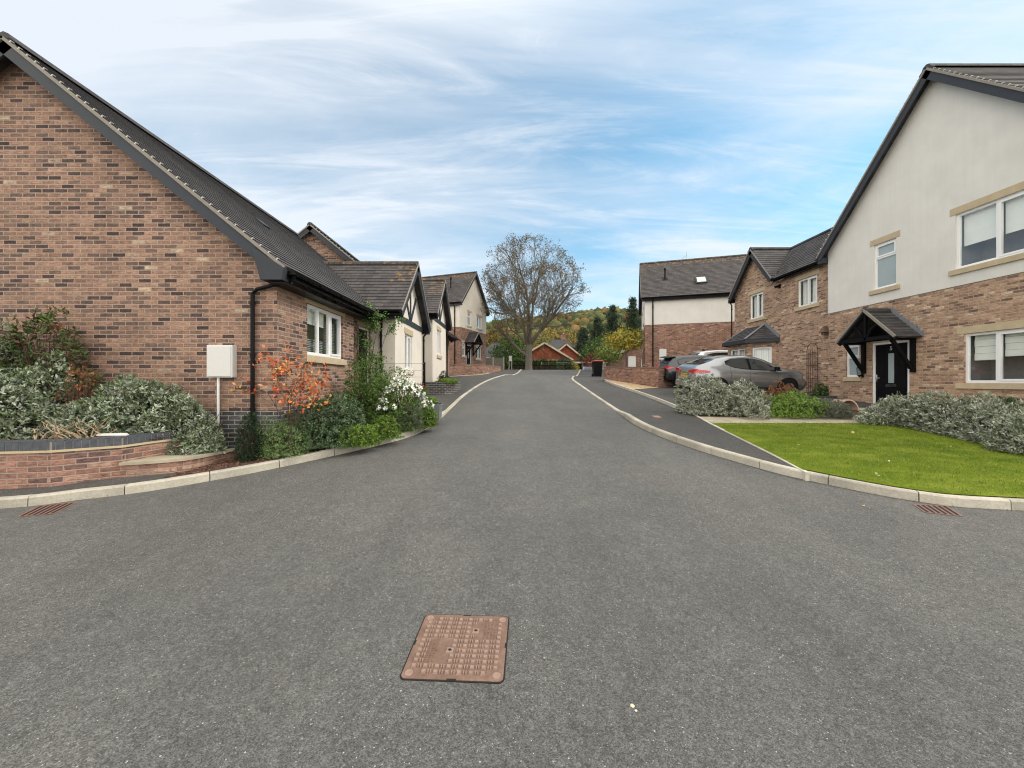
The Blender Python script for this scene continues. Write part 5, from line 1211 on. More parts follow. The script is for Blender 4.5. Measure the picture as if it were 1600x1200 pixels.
for sx,sy in ((-1,-1),(1,-1),(1,1),(-1,1)): mb.lathe((sx*(hx-.04),sy*(hy-.04),0),[(.026,.006),(.024,.010),(.012,.010),(.010,.008),(0,.008)],14)
T.part('raised_studs',mb,ironworn,world=False,parent=plate)
mb=MB()
for (x0,y0) in ((-.245,-.165),(.14,.045)):
    for row in range(5):
        x=x0+.022*row+.01; y=y0+.008
        while y<y0+.20:
            l_=rnd.choice((.008,.010,.012)); lbox(mb,x-.006,x-.003,y,y+l_,.006,.0095,bev=.001)
            if rnd.random()<.7: lbox(mb,x-.003,x+.006,y,y+.003,.006,.0095,bev=.001)
            if rnd.random()<.5: lbox(mb,x+.003,x+.006,y,y+l_,.006,.0095,bev=.001)
            y+=l_+.005
T.part('cast_lettering',mb,iron,world=False,parent=plate)
mb=MB()
for cx_,cy_ in ((.085,.125),(-.055,-.06)): mb.face([(cx_-.017,cy_+.006,.0125),(cx_-.005,cy_-.006,.0125),(cx_+.017,cy_-.006,.0125),(cx_+.005,cy_+.009,.0125)]); mb.face([(cx_-.005,cy_-.010,.0128),(cx_+.006,cy_-.010,.0128),(cx_+.005,cy_+.011,.0128),(cx_-.006,cy_+.011,.0128)])

for x_,y_,a_,b_ in ((0,hy-.003,.028,.005),(0,-hy+.003,.028,.005),(hx-.003,.0,.005,.022),(-hx+.003,.0,.005,.022)): mb.face([(x_-a_,y_-b_,.0076),(x_+a_,y_-b_,.0076),(x_+a_,y_+b_,.0076),(x_-a_,y_+b_,.0076)])
T.part('key_hole',mb,dark,world=False,parent=plate)
def gully(label,pts):
    P=[gp(*q) for q in pts]; c=sum(P,Vector((0,0)))/4
    T=Thing('drain_grate',label,'drain grate',(c.x,c.y,G(c.y)),0,'road gully grates')
    z=lambda p,d:(p.x,p.y,G(p.y)+d)
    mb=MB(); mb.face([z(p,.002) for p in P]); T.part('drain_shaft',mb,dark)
    mb=MB(); lerp=lambda u,v:(P[0].lerp(P[1],u)).lerp(P[3].lerp(P[2],u),v)
    for (a,b) in (((0,0),(1,0)),((0,1),(1,1)),((0,0),(0,1)),((1,0),(1,1))):
        A=lerp(*a);B=lerp(*b); mb.beam(z(A,.005),z(B,.005),.016,.004)
    for k in range(1,6):
        A=lerp(k/6,0);B=lerp(k/6,1); mb.beam(z(A,.005),z(B,.005),.016,.003)
    
    T.part('grate_bars',mb,ironpit)
gully('rusty drain grate against the left kerb below the raised bed wall',[(62,791),(120,785),(84,803),(28,808)])
gully('rusty drain grate against the right kerb below the lawn',[(1428,789),(1478,791),(1503,807),(1446,801)])
p=gp(1026,652,.1); mb=MB(); mb.hexa([(p.x+a*.09,p.y+b*.13,G(p.y+b*.13)+c) for c in (.08,.122) for a,b in ((-1,-1),(1,-1),(1,1),(-1,1))]); single('stopcock_cover',mb,plain('pinkish_iron',(.30,.17,.13),.7,var=.3,scale=30),'small pinkish iron stopcock cover in the right pavement','utility cover',loc=(p.x,p.y,G(p.y)+.1))
p=gp(1110,624,.1); mb=MB()
# wheelie bin
pb=gp(933,588,.05); z0=G(pb.y)+.03; T=Thing('wheelie_bin','black wheelie bin with a red lid at the back of the right pavement','bin',(pb.x,pb.y,z0))
mb=MB(); B=lambda hx,hy,z,oy=0:[(pb.x+sx*hx,pb.y+oy+sy*hy,z0+z) for sx,sy in ((-1,-1),(1,-1),(1,1),(-1,1))]
mb.hexa(B(.235,.26,.04)+B(.29,.33,.98)); mb.hexa(B(.315,.35,.93)+B(.315,.35,.985)); body=T.part('body',mb,blackp,bevel=.02)
mb=MB(); mb.hexa(B(.32,.37,.99)+B(.29,.33,1.05)); mb.tube([(pb.x-.22,pb.y+.40,z0+1.0),(pb.x+.22,pb.y+.40,z0+1.0)],.02,8); T.part('lid',mb,redlid,bevel=.015)
for s in (-1,1):
    mb=MB(); mb.lathe((pb.x+s*.27,pb.y+.24,z0+.10),[(0,-.025),(.10,-.025),(.10,.025),(0,.025)],16,axis='X'); T.part('wheel',mb,rubber)

# ---------------------------------------------------------------- cars
def interp(tab,s): return float(np.interp(s,[a for a,b in tab],[b for a,b in tab]))
def car(label,paint,loc,rz,Len,Wd,belt,roof,bot,taper,wheels,dlo,screen,rscreen,wr=.62,rw=.33,sill=.30,flare=.02,spoiler=False,lamp=None,plate_z=.72,roll=0,seed=0,antenna=False):
    T=Thing('parked_car',label,'car',loc,rz); T.o.rotation_euler=(roll,0,rz)
    NS=64; S=[i/NS for i in range(NS+1)]; hw=Wd/2
    def smooth_(tab,s):
        return (interp(tab,max(0,s-.012))+2*interp(tab,s)+interp(tab,min(1,s+.012)))/4
    def sec(s):
        tp=smooth_(taper,s); zb=smooth_(bot,s); zs=smooth_(belt,s); zr=max(smooth_(roof,s),zs+.004)
        fl=sum(flare*math.exp(-((s-w_)*Len/.38)**2) for w_ in wheels)
        g=min(1,(zr-zs)/.35)
        yr=hw*tp*(.93-(.93-wr)*g)
        pts=[(0,zb),(hw*tp*.86,zb),(hw*tp*.95+fl,zb+.10),(hw*tp*.985+fl,zb+(zs-zb)*.45),(hw*tp*1.0+fl*.6,zb+(zs-zb)*.70),(hw*tp*.96,zs-.03),(hw*tp*.94,zs),
             (hw*tp*.94+(yr-hw*tp*.94)*.5+.012*g,zs+(zr-.07*g-zs)*.5),(yr,zr-.07*g),(yr*.93,zr-.025*g),(yr*.6,zr-.004),(0,zr)]
        return pts
    SC=[sec(s) for s in S]
    X=lambda s:(s-.5)*Len
    def side_y(s,z):
        p=sec(s)[1:9]; zs=[q[1] for q in p]; ys=[q[0] for q in p]; return float(np.interp(z,zs,ys))
    mb=MB(); nP=len(SC[0]); idx={}
    for side in (1,-1):
        for i in range(NS+1):
            for j in range(nP): idx[(side,i,j)]=len(mb.v); mb.v.append((X(S[i]),side*SC[i][j][0],SC[i][j][1]))
        for i in range(NS):
            for j in range(nP-1):
                f=(idx[(side,i,j)],idx[(side,i+1,j)],idx[(side,i+1,j+1)],idx[(side,i,j+1)]); mb.f.append(f if side<0 else f[::-1]); mb.m.append(0)
        for i in (0,NS):
            f=tuple(idx[(side,i,j)] for j in range(nP)); mb.f.append(f); mb.m.append(0)
    body=T.part('body',mb,paint,world=False,uv=False,recalc=True,smooth=True)
    def strip_(zl,zu,s0,s1,off,n=30,m=None,name='',side=1,parent=None,nz=4):
        mb=MB()
        for i in range(n):
            a=s0+(s1-s0)*i/n; b=s0+(s1-s0)*(i+1)/n
            for k in range(nz):
                q=[]
                for s_,f in ((a,k/nz),(b,k/nz),(b,(k+1)/nz),(a,(k+1)/nz)):
                    z=zl(s_)+(zu(s_)-zl(s_))*f; q.append((X(s_),side*(side_y(s_,z)+off),z))
                mb.face(q)
        return T.part(name,mb,m,world=False,uv=False,parent=parent,smooth=True)
    zl=lambda s:interp(dlo[0],s); zu=lambda s:interp(dlo[1],s); s0,s1=dlo[2],dlo[3]
    for side in (1,-1):
        strip_(lambda s:zl(s)-.02,lambda s:zu(s)+.015,s0-.006,s1+.006,.003,m=blackp,name='window_trim',side=side)
        bp_=dlo[4]
        strip_(zl,zu,s0,bp_-.014,.007,m=carglass,name='side_window',side=side); strip_(zl,zu,bp_+.008,s1,.007,m=carglass,name='side_window',side=side)
        strip_(lambda s:smooth_(bot,s)+.0,lambda s:smooth_(bot,s)+.13,wheels[0]+.10,wheels[1]-.10,.008,m=rubber,name='sill_cladding',side=side)
    def top(s0_,s1_,name,m,off=.006):
        mb=MB(); n=14
        for i in range(n):
            a=s0_+(s1_-s0_)*i/n; b=s0_+(s1_-s0_)*(i+1)/n
            A=sec(a)[8:]; B=sec(b)[8:]
            for side in (1,-1):
                for j in range(3): mb.face([(X(a),side*A[j][0]*.97,A[j][1]+off),(X(b),side*B[j][0]*.97,B[j][1]+off),(X(b),side*B[j+1][0]*.97,B[j+1][1]+off),(X(a),side*A[j+1][0]*.97,A[j+1][1]+off)])
        return T.part(name,mb,m,world=False,uv=False,smooth=True)
    top(*screen,'windscreen',carglass); top(*rscreen,'rear_window',carglass)
    for w_ in wheels:
        for side in (1,-1):
            cx_=X(w_); yo=side_y(w_,.45); 
            mb=MB(); n=20
            for i in range(n):
                a0,a1=math.pi*(i/n)*1.16-.25,math.pi*((i+1)/n)*1.16-.25
                q=[]
                for a_,r_ in ((a0,.345),(a1,.345),(a1,.425),(a0,.425)):
                    x_=cx_+r_*math.cos(a_); z_=.335+r_*math.sin(a_); q.append((x_,side*(side_y(x_/Len+.5,z_)+.016),z_))
                mb.face(q)
            T.part('wheel_arch',mb,rubber,world=False,uv=False)
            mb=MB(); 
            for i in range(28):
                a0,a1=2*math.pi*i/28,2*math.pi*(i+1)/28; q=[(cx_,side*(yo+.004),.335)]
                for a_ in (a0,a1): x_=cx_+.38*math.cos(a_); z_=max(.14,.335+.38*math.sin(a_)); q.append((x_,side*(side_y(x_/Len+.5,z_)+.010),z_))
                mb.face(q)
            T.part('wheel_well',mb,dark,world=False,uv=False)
            mb=MB(); y1=yo+.02; y0_=y1-.2
            pr=[(.21,y1-.01),(.25,y1),(.315,y1),(.335,y1-.03),(.335,y0_+.03),(.31,y0_),(.2,y0_)]
            mb.lathe((cx_,0,.335),[(a_,side*b_) for a_,b_ in pr],28,axis='Y'); wo=T.part('wheel',mb,rubber,world=False,uv=False,smooth=False)
            mb=MB(); mb.lathe((cx_,0,.335),[(0,side*(y1-.012)),(.05,side*(y1-.012)),(.05,side*(y1-.03))],16,axis='Y'); mb.lathe((cx_,0,.335),[(.215,side*(y1+.001)),(.20,side*(y1-.02)),(.20,side*(y1-.06))],28,axis='Y')
            for k in range(5):
                a_=2*math.pi*k/5+.3; d_=Vector((math.cos(a_),0,math.sin(a_)))
                for o_ in (-.035,.035):
                    t_=Vector((-d_.z,0,d_.x))*o_; c_=Vector((cx_,side*(y1-.014),.335)); mb.beam(c_+d_*.03+t_*.4,c_+d_*.205+t_,.022,.02,up=(0,1,0))
            T.part('rim',mb,alloy,world=False,uv=False,parent=wo)
    # door gaps, handle, mirrors
    mb=MB()
    for side in (1,-1):
        for sd_ in (bp_-.005,s1-.035,wheels[0]+.11):
            z_=.40
            while z_<zl(min(max(sd_,s0),s1))-.04:
                mb.face([(X(sd_)-.004,side*(side_y(sd_,z_)+.0035),z_),(X(sd_)+.004,side*(side_y(sd_,z_)+.0035),z_),(X(sd_)+.004,side*(side_y(sd_,z_+.05)+.0035),z_+.05),(X(sd_)-.004,side*(side_y(sd_,z_+.05)+.0035),z_+.05)]); z_+=.05
    T.part('door_seam',mb,dark,world=False,uv=False)
    for side in (1,-1):
        mb=MB(); s_=bp_+.035; z_=zl(s_)-.13; y_=side*(side_y(s_,z_)+.018); mb.box((X(s_)-.09,y_-.012,z_-.014),(X(s_)+.09,y_+.012,z_+.014)); T.part('door_handle',mb,paint,world=False,uv=False,bevel=.006)
        mb=MB(); s_=s1-.045; z_=zl(s_)+.07; y_=side_y(s_,z_-.05); 
        mb.hexa([(X(s_)-.09,side*(y_+.05),z_-.05),(X(s_)+.06,side*(y_+.05),z_-.04),(X(s_)+.04,side*(y_+.22),z_-.04),(X(s_)-.09,side*(y_+.22),z_-.05),(X(s_)-.09,side*(y_+.05),z_+.07),(X(s_)+.03,side*(y_+.05),z_+.06),(X(s_)+.02,side*(y_+.21),z_+.05),(X(s_)-.09,side*(y_+.21),z_+.07)]); mb.beam((X(s_),side*(y_-.03),z_-.05),(X(s_),side*(y_+.08),z_-.02),.06,.03); T.part('mirror',mb,blackp,world=False,uv=False,bevel=.015)
    # lamps
    if lamp:
        ls0,ls1,la,lb_=lamp
        for side in (1,-1): strip_(lambda s:la+(s-ls0)/(ls1-ls0)*.05,lambda s:lb_-(s-ls0)/(ls1-ls0)*.055,ls0,ls1,.022,n=10,m=redlamp,name='tail_lamp',side=side,nz=3)
        for side in (1,-1):
            mb=MB(); yb=hw*interp(taper,.0)
            mb.hexa([(X(0)-.035,side*yb*.45,la+.05),(X(0)-.035,side*yb*1.0,la+.01),(X(0)+.12,side*(yb+.05),la+.01),(X(0)+.1,side*yb*.45,la+.05),(X(0)-.02,side*yb*.45,la+.11),(X(0)-.02,side*yb*1.0,lb_),(X(0)+.12,side*(yb+.04),lb_),(X(0)+.1,side*yb*.45,la+.11)]); T.part('tail_lamp',mb,redlamp,world=False,uv=False)
            strip_(lambda s:interp(belt,s)-.20,lambda s:interp(belt,s)-.08,.93,.975,.012,n=6,m=clearlamp,name='headlight',side=side,nz=2)
    mb=MB(); yb=hw*interp(taper,0)
    mb.hexa([(X(0)-.05,-yb*.9,.34),(X(0)-.05,yb*.9,.34),(X(0)+.2,hw*.93,.34),(X(0)+.2,-hw*.93,.34),(X(0)-.06,-yb*.9,.55),(X(0)-.06,yb*.9,.55),(X(0)+.2,hw*.9,.56),(X(0)+.2,-hw*.9,.56)]); T.part('rear_bumper',mb,blackp if spoiler else paint,world=False,uv=False,bevel=.03)
    px_=X(0)-(.07 if plate_z<.6 else .018); mb=MB(); mb.box((px_-.01,-.26,plate_z-.055),(px_,.26,plate_z+.055)); po=T.part('number_plate',mb,yplate,world=False,uv=False)
    mb=MB(); rr=random.Random(seed)
    for k in range(7):
        y_=-.21+.062*k+(.03 if k>3 else 0); 
        mb.box((px_-.0125,y_-.018,plate_z-.035),(px_-.0101,y_-.008,plate_z+.035)); mb.box((px_-.0125,y_-.008,plate_z+.022),(px_-.0101,y_+.018,plate_z+.035))
        if k%2: mb.box((px_-.0125,y_+.008,plate_z-.035),(px_-.0101,y_+.018,plate_z+.020))
        else: mb.box((px_-.0125,y_-.008,plate_z-.008),(px_-.0101,y_+.014,plate_z+.004))
    T.part('plate_characters',mb,dark,world=False,uv=False,parent=po)
    if spoiler:
        sR=.075; mb=MB(); z_=interp(roof,sR)+.0; mb.hexa([(X(sR)-.22,-.5,z_-.02),(X(sR)-.22,.5,z_-.02),(X(sR)+.15,.55,z_+.02),(X(sR)+.15,-.55,z_+.02),(X(sR)-.22,-.5,z_+.015),(X(sR)-.22,.5,z_+.015),(X(sR)+.15,.55,z_+.06),(X(sR)+.15,-.55,z_+.06)]); T.part('spoiler',mb,blackp,world=False,uv=False,bevel=.01)
    if antenna:
        mb=MB(); sA=.20; z_=interp(roof,sA); mb.hexa([(X(sA)-.10,-.02,z_-.01),(X(sA)-.10,.02,z_-.01),(X(sA)+.10,.02,z_-.01),(X(sA)+.10,-.02,z_-.01),(X(sA)-.10,-.006,z_+.09),(X(sA)-.10,.006,z_+.09),(X(sA)-.06,.006,z_+.09),(X(sA)-.06,-.006,z_+.09)]); T.part('fin_antenna',mb,blackp,world=False,uv=False)
    return T
cY=15.15; roll=math.atan(.09)
car('silver grey coupe shaped crossover parked side on behind the silvery bush',silverp,(8.92,cY,G(cY)+.085),R(2),4.36,1.80,
    belt=[(0,.90),(.02,1.0),(.12,1.10),(.25,1.07),(.45,1.00),(.7,.97),(.80,.97),(.88,.95),(.94,.90),(.975,.80),(1,.58)],
    roof=[(0,.92),(.015,1.10),(.05,1.20),(.12,1.30),(.2,1.43),(.32,1.53),(.45,1.555),(.55,1.52),(.64,1.40),(.72,1.24),(.78,1.10),(.84,1.055),(.9,1.01),(.95,.94),(.98,.84),(1,.60)],
    bot=[(0,.42),(.06,.30),(.2,.25),(.8,.24),(.95,.25),(1,.32)],taper=[(0,.80),(.025,.90),(.08,.96),(.2,1),(.8,1),(.92,.96),(.97,.88),(1,.76)],
    wheels=(.19,.80),dlo=([(.27,1.24),(.33,1.13),(.42,1.07),(.55,1.035),(.72,1.01),(.745,1.01)],[(.27,1.33),(.33,1.415),(.42,1.44),(.52,1.425),(.60,1.34),(.68,1.17),(.745,1.02)],.275,.742,.475),
    screen=(.60,.765),rscreen=(.055,.19),wr=.64,flare=.045,lamp=(.005,.12,.88,1.05),plate_z=.80,roll=roll,seed=1)
cY=18.35
car('dark grey small crossover with roof spoiler and yellow rear plate, parked behind the silver car',darkp,(9.12,cY,G(cY)+.085),R(-1),4.0,1.72,
    belt=[(0,.84),(.03,.92),(.15,.98),(.5,.96),(.75,.94),(.88,.90),(.95,.78),(1,.55)],
    roof=[(0,.90),(.02,1.05),(.05,1.25),(.08,1.40),(.2,1.47),(.4,1.50),(.55,1.47),(.66,1.30),(.75,1.08),(.82,.98),(.92,.90),(1,.56)],
    bot=[(0,.38),(.06,.30),(.2,.25),(.8,.24),(1,.32)],taper=[(0,.80),(.03,.90),(.08,.96),(.2,1),(.8,1),(.95,.88),(1,.7)],
    wheels=(.17,.80),dlo=([(.12,1.10),(.3,1.02),(.72,.99)],[(.12,1.25),(.2,1.36),(.5,1.38),(.6,1.28),(.72,1.02)],.13,.71,.42),
    screen=(.60,.74),rscreen=(.025,.075),wr=.66,flare=.03,spoiler=True,lamp=(.003,.07,.86,1.0),plate_z=.50,roll=roll,seed=2)
cY=22.6
car('white silver tall car whose roof shows above the silver car beside the bay window',whitep,(12.55,cY,G(cY)+.085),R(0),4.4,1.85,
    belt=[(0,.95),(.03,1.05),(.15,1.10),(.75,1.05),(.9,.98),(1,.6)],
    roof=[(0,1.0),(.02,1.2),(.06,1.48),(.12,1.62),(.3,1.70),(.5,1.69),(.62,1.5),(.74,1.15),(.85,1.08),(1,.62)],
    bot=[(0,.38),(.06,.30),(.8,.26),(1,.32)],taper=[(0,.84),(.05,.95),(.2,1),(.8,1),(1,.72)],
    wheels=(.18,.80),dlo=([(.16,1.30),(.24,1.18),(.74,1.10)],[(.16,1.42),(.24,1.52),(.5,1.56),(.64,1.38),(.74,1.12)],.165,.73,.44),
    screen=(.58,.73),rscreen=(.02,.09),wr=.72,flare=.02,lamp=(.003,.06,.98,1.2),plate_z=.8,roll=roll,seed=3,antenna=True)

# ---------------------------------------------------------------- the big bare tree
tp=gp(830,577.5,0); TY=35.6; TX=(826-800)/F*TY; TZ=G(TY)+.05
T=Thing('bare_autumn_tree','big bare spreading tree with a few brown leaves at the end of the road','tree',(TX,TY,TZ))
mb=MB(); rr=random.Random(21); tips=[];tdir=[]
pts=[Vector((0,0,-.2)),Vector((0,0,.1)),Vector((0,0,.7)),Vector((.02,0,1.4)),Vector((.0,0,2.1)),Vector((.05,0,2.6))]; mb.tube(pts,[.42,.35,.30,.29,.31,.26],12)
T.part('trunk',mb,bark,world=False,uv=False)
mb=MB()
limbs=[((-.85,.1,.55),6.2,.17,1.2),((-.55,-.4,.9),7.2,.17,2.0),((-.30,.35,1),8.2,.17,2.3),((-.05,-.2,1),8.8,.18,2.4),((.22,.3,1),8.4,.17,2.4),((.5,-.25,.85),7.8,.17,2.3),((.85,.15,.62),7.2,.16,2.1),((.1,.9,.8),6.8,.14,2.3),((.05,-.9,.8),6.8,.14,2.3),((-.65,.7,.7),6.2,.13,2.2),((.75,.6,.6),6.2,.12,2.2),((.75,-.7,.55),6.2,.12,2.2)]
def tree_branch(p,d,ln,rad,lev,maxl):
    nseg=6 if lev<2 else 4; pts=[p]; rs=[rad]; q=p.copy(); dd=d.copy(); seg=[]
    for i in range(nseg):
        w_=.13 if lev==0 else .2
        dd=(dd+Vector((rr.gauss(0,w_),rr.gauss(0,w_),rr.gauss(0,w_)+(.10 if lev<2 else .05)))).normalized(); q=q+dd*(ln/nseg)
        if i>0 and (((q.x-.2)/4.75)**2+(q.y/4.7)**2+((q.z-7.2)/4.75)**2)>1.0+rr.uniform(-.12,.10) and q.z>3.2: break
        pts.append(q.copy()); rs.append(max(.0055,rad*(1-.72*(i+1)/nseg))); seg.append((q.copy(),dd.copy(),rs[-1]))
    mb.tube(pts,rs,(7,5,4,3,3)[lev],caps=False)
    nseg=len(seg)
    if lev>=maxl-1:
        for s in seg: tips.append(s[0]); tdir.append(s[1])
    if lev<maxl and nseg>0:
        nk=(8,5,4,4)[lev]
        for k in range(nk):
            j=max(0,min(1+int((k+rr.random())*(nseg-1)/nk),nseg-1)); a,b,r_=seg[j]; v=Vector((rr.gauss(0,1),rr.gauss(0,1),rr.gauss(0,.7))); v=(v-b*v.dot(b)).normalized(); v=(b+v*rr.uniform(.5,.95)).normalized()
            tree_branch(a,v,ln*(.50 if lev==0 else .58)*rr.uniform(.75,1.2),max(.008,r_*.62),lev+1,maxl)
for d,ln,rad,z in limbs:
    tree_branch(Vector((0,0,z)),Vector(d).normalized(),ln*.86,rad*1.0,0,4)
T.part('branches',mb,branchm,world=False,uv=False)
P=np.array([tuple(p) for p in tips]); D=np.array([tuple(p) for p in tdir])
nz=np.array([noise.noise(Vector(p)*.75)+.35*noise.noise(Vector(p)*2.1) for p in P]); hh=P[:,2]; rad_=np.hypot(P[:,0],P[:,1])
keep=(nz>.16-.045*(hh-5)-.03*(rad_-2)); keep&=NR(3).uniform(0,1,len(P))<.34
T.part('foliage',leaves('foliage',P[keep],D[keep],3,.13,.6,[(.11,.075,.03),(.15,.10,.04),(.085,.08,.035),(.19,.12,.045)],.8,8,.12),None,world=False)
low=(hh<4.6)&(NR(4).uniform(0,1,len(P))<.18)
T.part('lower_foliage',leaves('lower_foliage',P[low],D[low],3,.13,.6,[(.17,.13,.05),(.14,.12,.05),(.20,.13,.05)],.8,9,.15),None,world=False,label='sparse olive brown leaves on the low branches')

# ---------------------------------------------------------------- background trees
def btree(name,label,pos,rx,ry,z0,z1,pal,seed,n=900,leaf=.22,k=6,cat='tree',lump=.35,group=None,trunk=.14,clump=None):
    T=Thing(name,label,cat,pos,0,group); c=(z0+z1)/2; hz=(z1-z0)/2; rg=NR(seed)
    P,D=dome_pts(n,seed,rx,ry,hz,lumps=16,lump=lump,inner=.35,full=True); P=P+rg.randn(*P.shape)*leaf*.5; P[:,2]+=c
    T.part('crown',leaves('crown',P,unit(D+np.array([0,0,.3])),k,leaf,.6,pal,.7,seed,leaf*.7),None)
    mb=MB(); rr=random.Random(seed); mb.tube([(0,0,-.2),(0.03,0,z0+.3*hz),(0,.05,c)],[trunk,trunk*.75,trunk*.4],8,caps=False)
    for i in range(7):
        a=rr.uniform(0,6.28); e=Vector((math.cos(a)*rx*.7,math.sin(a)*ry*.7,c+hz*rr.uniform(-.3,.6))); b=Vector((0,0,z0+hz*rr.uniform(.1,.8))); mb.tube([b,b.lerp(e,.5)+Vector((0,0,.1)),e],[trunk*.4,trunk*.25,trunk*.1],5,caps=False)
    T.part('trunk',mb,bark,world=False,uv=False); return T
def conifer(label,pos,h,r,seed,pal,group=None,z0=.8,n=22,droop=.10):
    T=Thing('conifer_tree',label,'conifer',pos,0,group); rg=NR(seed); P=[];D=[]
    mb=MB(); mb.tube([(0,0,-.2),(0,0,h*.5),(.05,0,h)],[h*.022,h*.014,.02],7,caps=False)
    for i in range(n):
        f=(i+.5)/n; z=z0+(h-z0)*f; rl=(r*(1-f)**.85*rg.uniform(.55,1.2)+.25)*(1.15 if i%3==0 else .8)
        for a in np.arange(0,6.28,6.28/9)+rg.uniform(0,1):
            L_=rl*rg.uniform(.35,1.3); m=int(6+L_*6)
            for t in np.linspace(.15,1,m):
                P.append((math.cos(a)*L_*t,math.sin(a)*L_*t,z-droop*L_*t*t+rg.randn()*.1)); D.append((math.cos(a),math.sin(a),.1))
            if i%2==0: mb.tube([(0,0,z),(math.cos(a)*L_*.8,math.sin(a)*L_*.8,z-droop*L_*.6)],[.05,.015],3,caps=False)
    P=np.array(P);D=unit(np.array(D)); T.part('crown',leaves('crown',P,D,6,.30,.35,pal,.6,seed,.16),None,world=False); T.part('trunk',mb,bark,world=False,uv=False); return T
cp=[(.020,.035,.022),(.035,.055,.032),(.05,.075,.04)]
def pxpos(px,Y,base=None): return ((px-800)/F*Y,Y,(G(Y) if base is None else base))
def hof(top,Y): return EYE+(HZ-top)/F*Y-G(Y)
conifer('tall dark shaggy conifer, left one of the pair beside the side on house',pxpos(957,70),hof(478,70),5.2,61,cp,'dark conifers')
conifer('tallest dark conifer with a bent tip, right beside the side on house',pxpos(989,66),hof(466,66),5.0,62,cp,'dark conifers')
conifer('broad dark conifer low between the red roofs and the yellow tree',pxpos(911,60),hof(514,60),3.8,63,cp,'dark conifers',z0=.3)
conifer('small dark conifer just left of the tall shaggy one',pxpos(934,64),hof(498,64),3.6,64,cp,'dark conifers',z0=.3)
GP=[(.06,.11,.025),(.10,.16,.04),(.045,.08,.02)]; YP=[(.42,.32,.04),(.30,.28,.05),(.16,.22,.05),(.50,.38,.06)]
btree('green_tree','rounded green tree behind the red lidded bin',pxpos(935,50),2.6,2.2,.5,hof(535,50),GP,65,n=800,leaf=.26)
btree('green_tree','mid green tree between the bin and the yellow leaved tree',pxpos(951,52),2.2,2.2,.5,hof(527,52),GP,66,n=700,leaf=.26)
btree('yellow_tree','small tree with bright yellow autumn leaves beside the side on house',(8.75,29.6,G(29.6)),1.5,1.2,1.75,hof(517,29.6),YP,67,n=420,leaf=.17,k=6,lump=.5,trunk=.08)
btree('yellow_green_tree','small yellow green tree left of the bright yellow one',pxpos(951,36),1.25,1.2,.9,hof(543,36),[(.16,.22,.05),(.10,.16,.04),(.28,.28,.06)],68,n=300,leaf=.17,lump=.5,trunk=.07)
btree('green_tree','bushy green tree left of the big bare tree trunk',pxpos(799,44),2.0,1.6,.1,hof(529,44),[(.07,.13,.03),(.12,.19,.05),(.05,.09,.025)],69,n=900,leaf=.22)
btree('autumn_tree','golden brown tree on the left below the hill',pxpos(771,95),8.5,6,1,hof(515,95),[(.16,.11,.03),(.22,.15,.04),(.10,.10,.03)],70,n=1300,leaf=.6,k=7)
btree('autumn_tree','bright yellow orange tree behind the dark hipped roof',pxpos(872,120),7.5,6,1,hof(515,120),[(.32,.20,.04),(.24,.18,.05),(.15,.14,.04)],71,n=1100,leaf=.7,k=7)
btree('autumn_tree','yellow green tree right behind the trunk of the big bare tree',pxpos(842,110),6,6,1,hof(528,110),[(.20,.18,.04),(.14,.15,.04)],72,n=900,leaf=.6,k=7)
btree('red_leaved_bush','dull red leaved bush right of the white garage',pxpos(925,47),1.2,1,.0,hof(553,47),[(.20,.04,.03),(.14,.05,.03)],73,n=300,leaf=.16,cat='shrub',trunk=.05)
btree('yellow_bush','bright yellow bush in front of the carport',pxpos(893,42),.75,.6,.0,hof(565,42),YP[:1]+[(.30,.26,.05)],74,n=200,leaf=.12,cat='shrub',trunk=.04)
btree('garden_bush','dark bush right of the red roofed bungalow gable',pxpos(881,41),1.1,.8,.0,hof(561,41),[(.035,.06,.03),(.06,.09,.04)],75,n=350,leaf=.13,cat='shrub',trunk=.05)
def hedge(label,x0,x1,Y,h,seed):
    rg=NR(seed); L_=x1-x0; n=int(L_*110); P=np.stack([rg.uniform(-L_/2,L_/2,n),rg.uniform(-.3,.3,n),h*(1-rg.uniform(0,1,n)**2*.9)],1); P[:,2]+=.12*np.sin(P[:,0]*2.3)*h
    T=Thing('garden_hedge',label,'hedge',((x0+x1)/2,Y,G(Y)+.03)); D=unit(rg.randn(n,3)+np.array([0,-.5,.6])); T.part('foliage',leaves('foliage',P,D,6,.14,.6,GP,.6,seed,.09),None,world=False)
    mb=MB(); mb.box((-L_/2+.1,-.16,0),(L_/2-.1,.16,h*.62)); T.part('stems',mb,twig,world=False,uv=False)
hedge('dark green clipped hedge behind the big bare tree',.2,4.6,38.6,.95,81)
# thin rail fence before the hedge, board fence, notice
T=Thing('picket_rail_fence','thin dark rail fence in front of the hedge beside the big bare tree','fence',(4,37.6,G(37.6)))
for i in range(12):
    mb=MB(); x=.2+.5*i; mb.box((x-.02,37.58,G(37.6)),(x+.02,37.62,G(37.6)+.9)); T.part('post',mb,blackwood)
mb=MB()
for z in (.45,.85): mb.box((.1,37.59,G(37.6)+z),(5.8,37.61,G(37.6)+z+.05))
T.part('rails',mb,blackwood)
Yf=40.5; T=Thing('board_fence','grey vertical board fence with concrete posts right of the far left house','fence',(-3,Yf,G(Yf)))
xa,xb=(738-800)/F*Yf,(787-800)/F*Yf; zt=1.7+(HZ-559)/F*Yf
for i in range(4):
    mb=MB(); x=xa+(xb-xa)*i/3; mb.box((x-.07,Yf-.05,2.8),(x+.07,Yf+.05,zt+.1)); T.part('post',mb,concp)
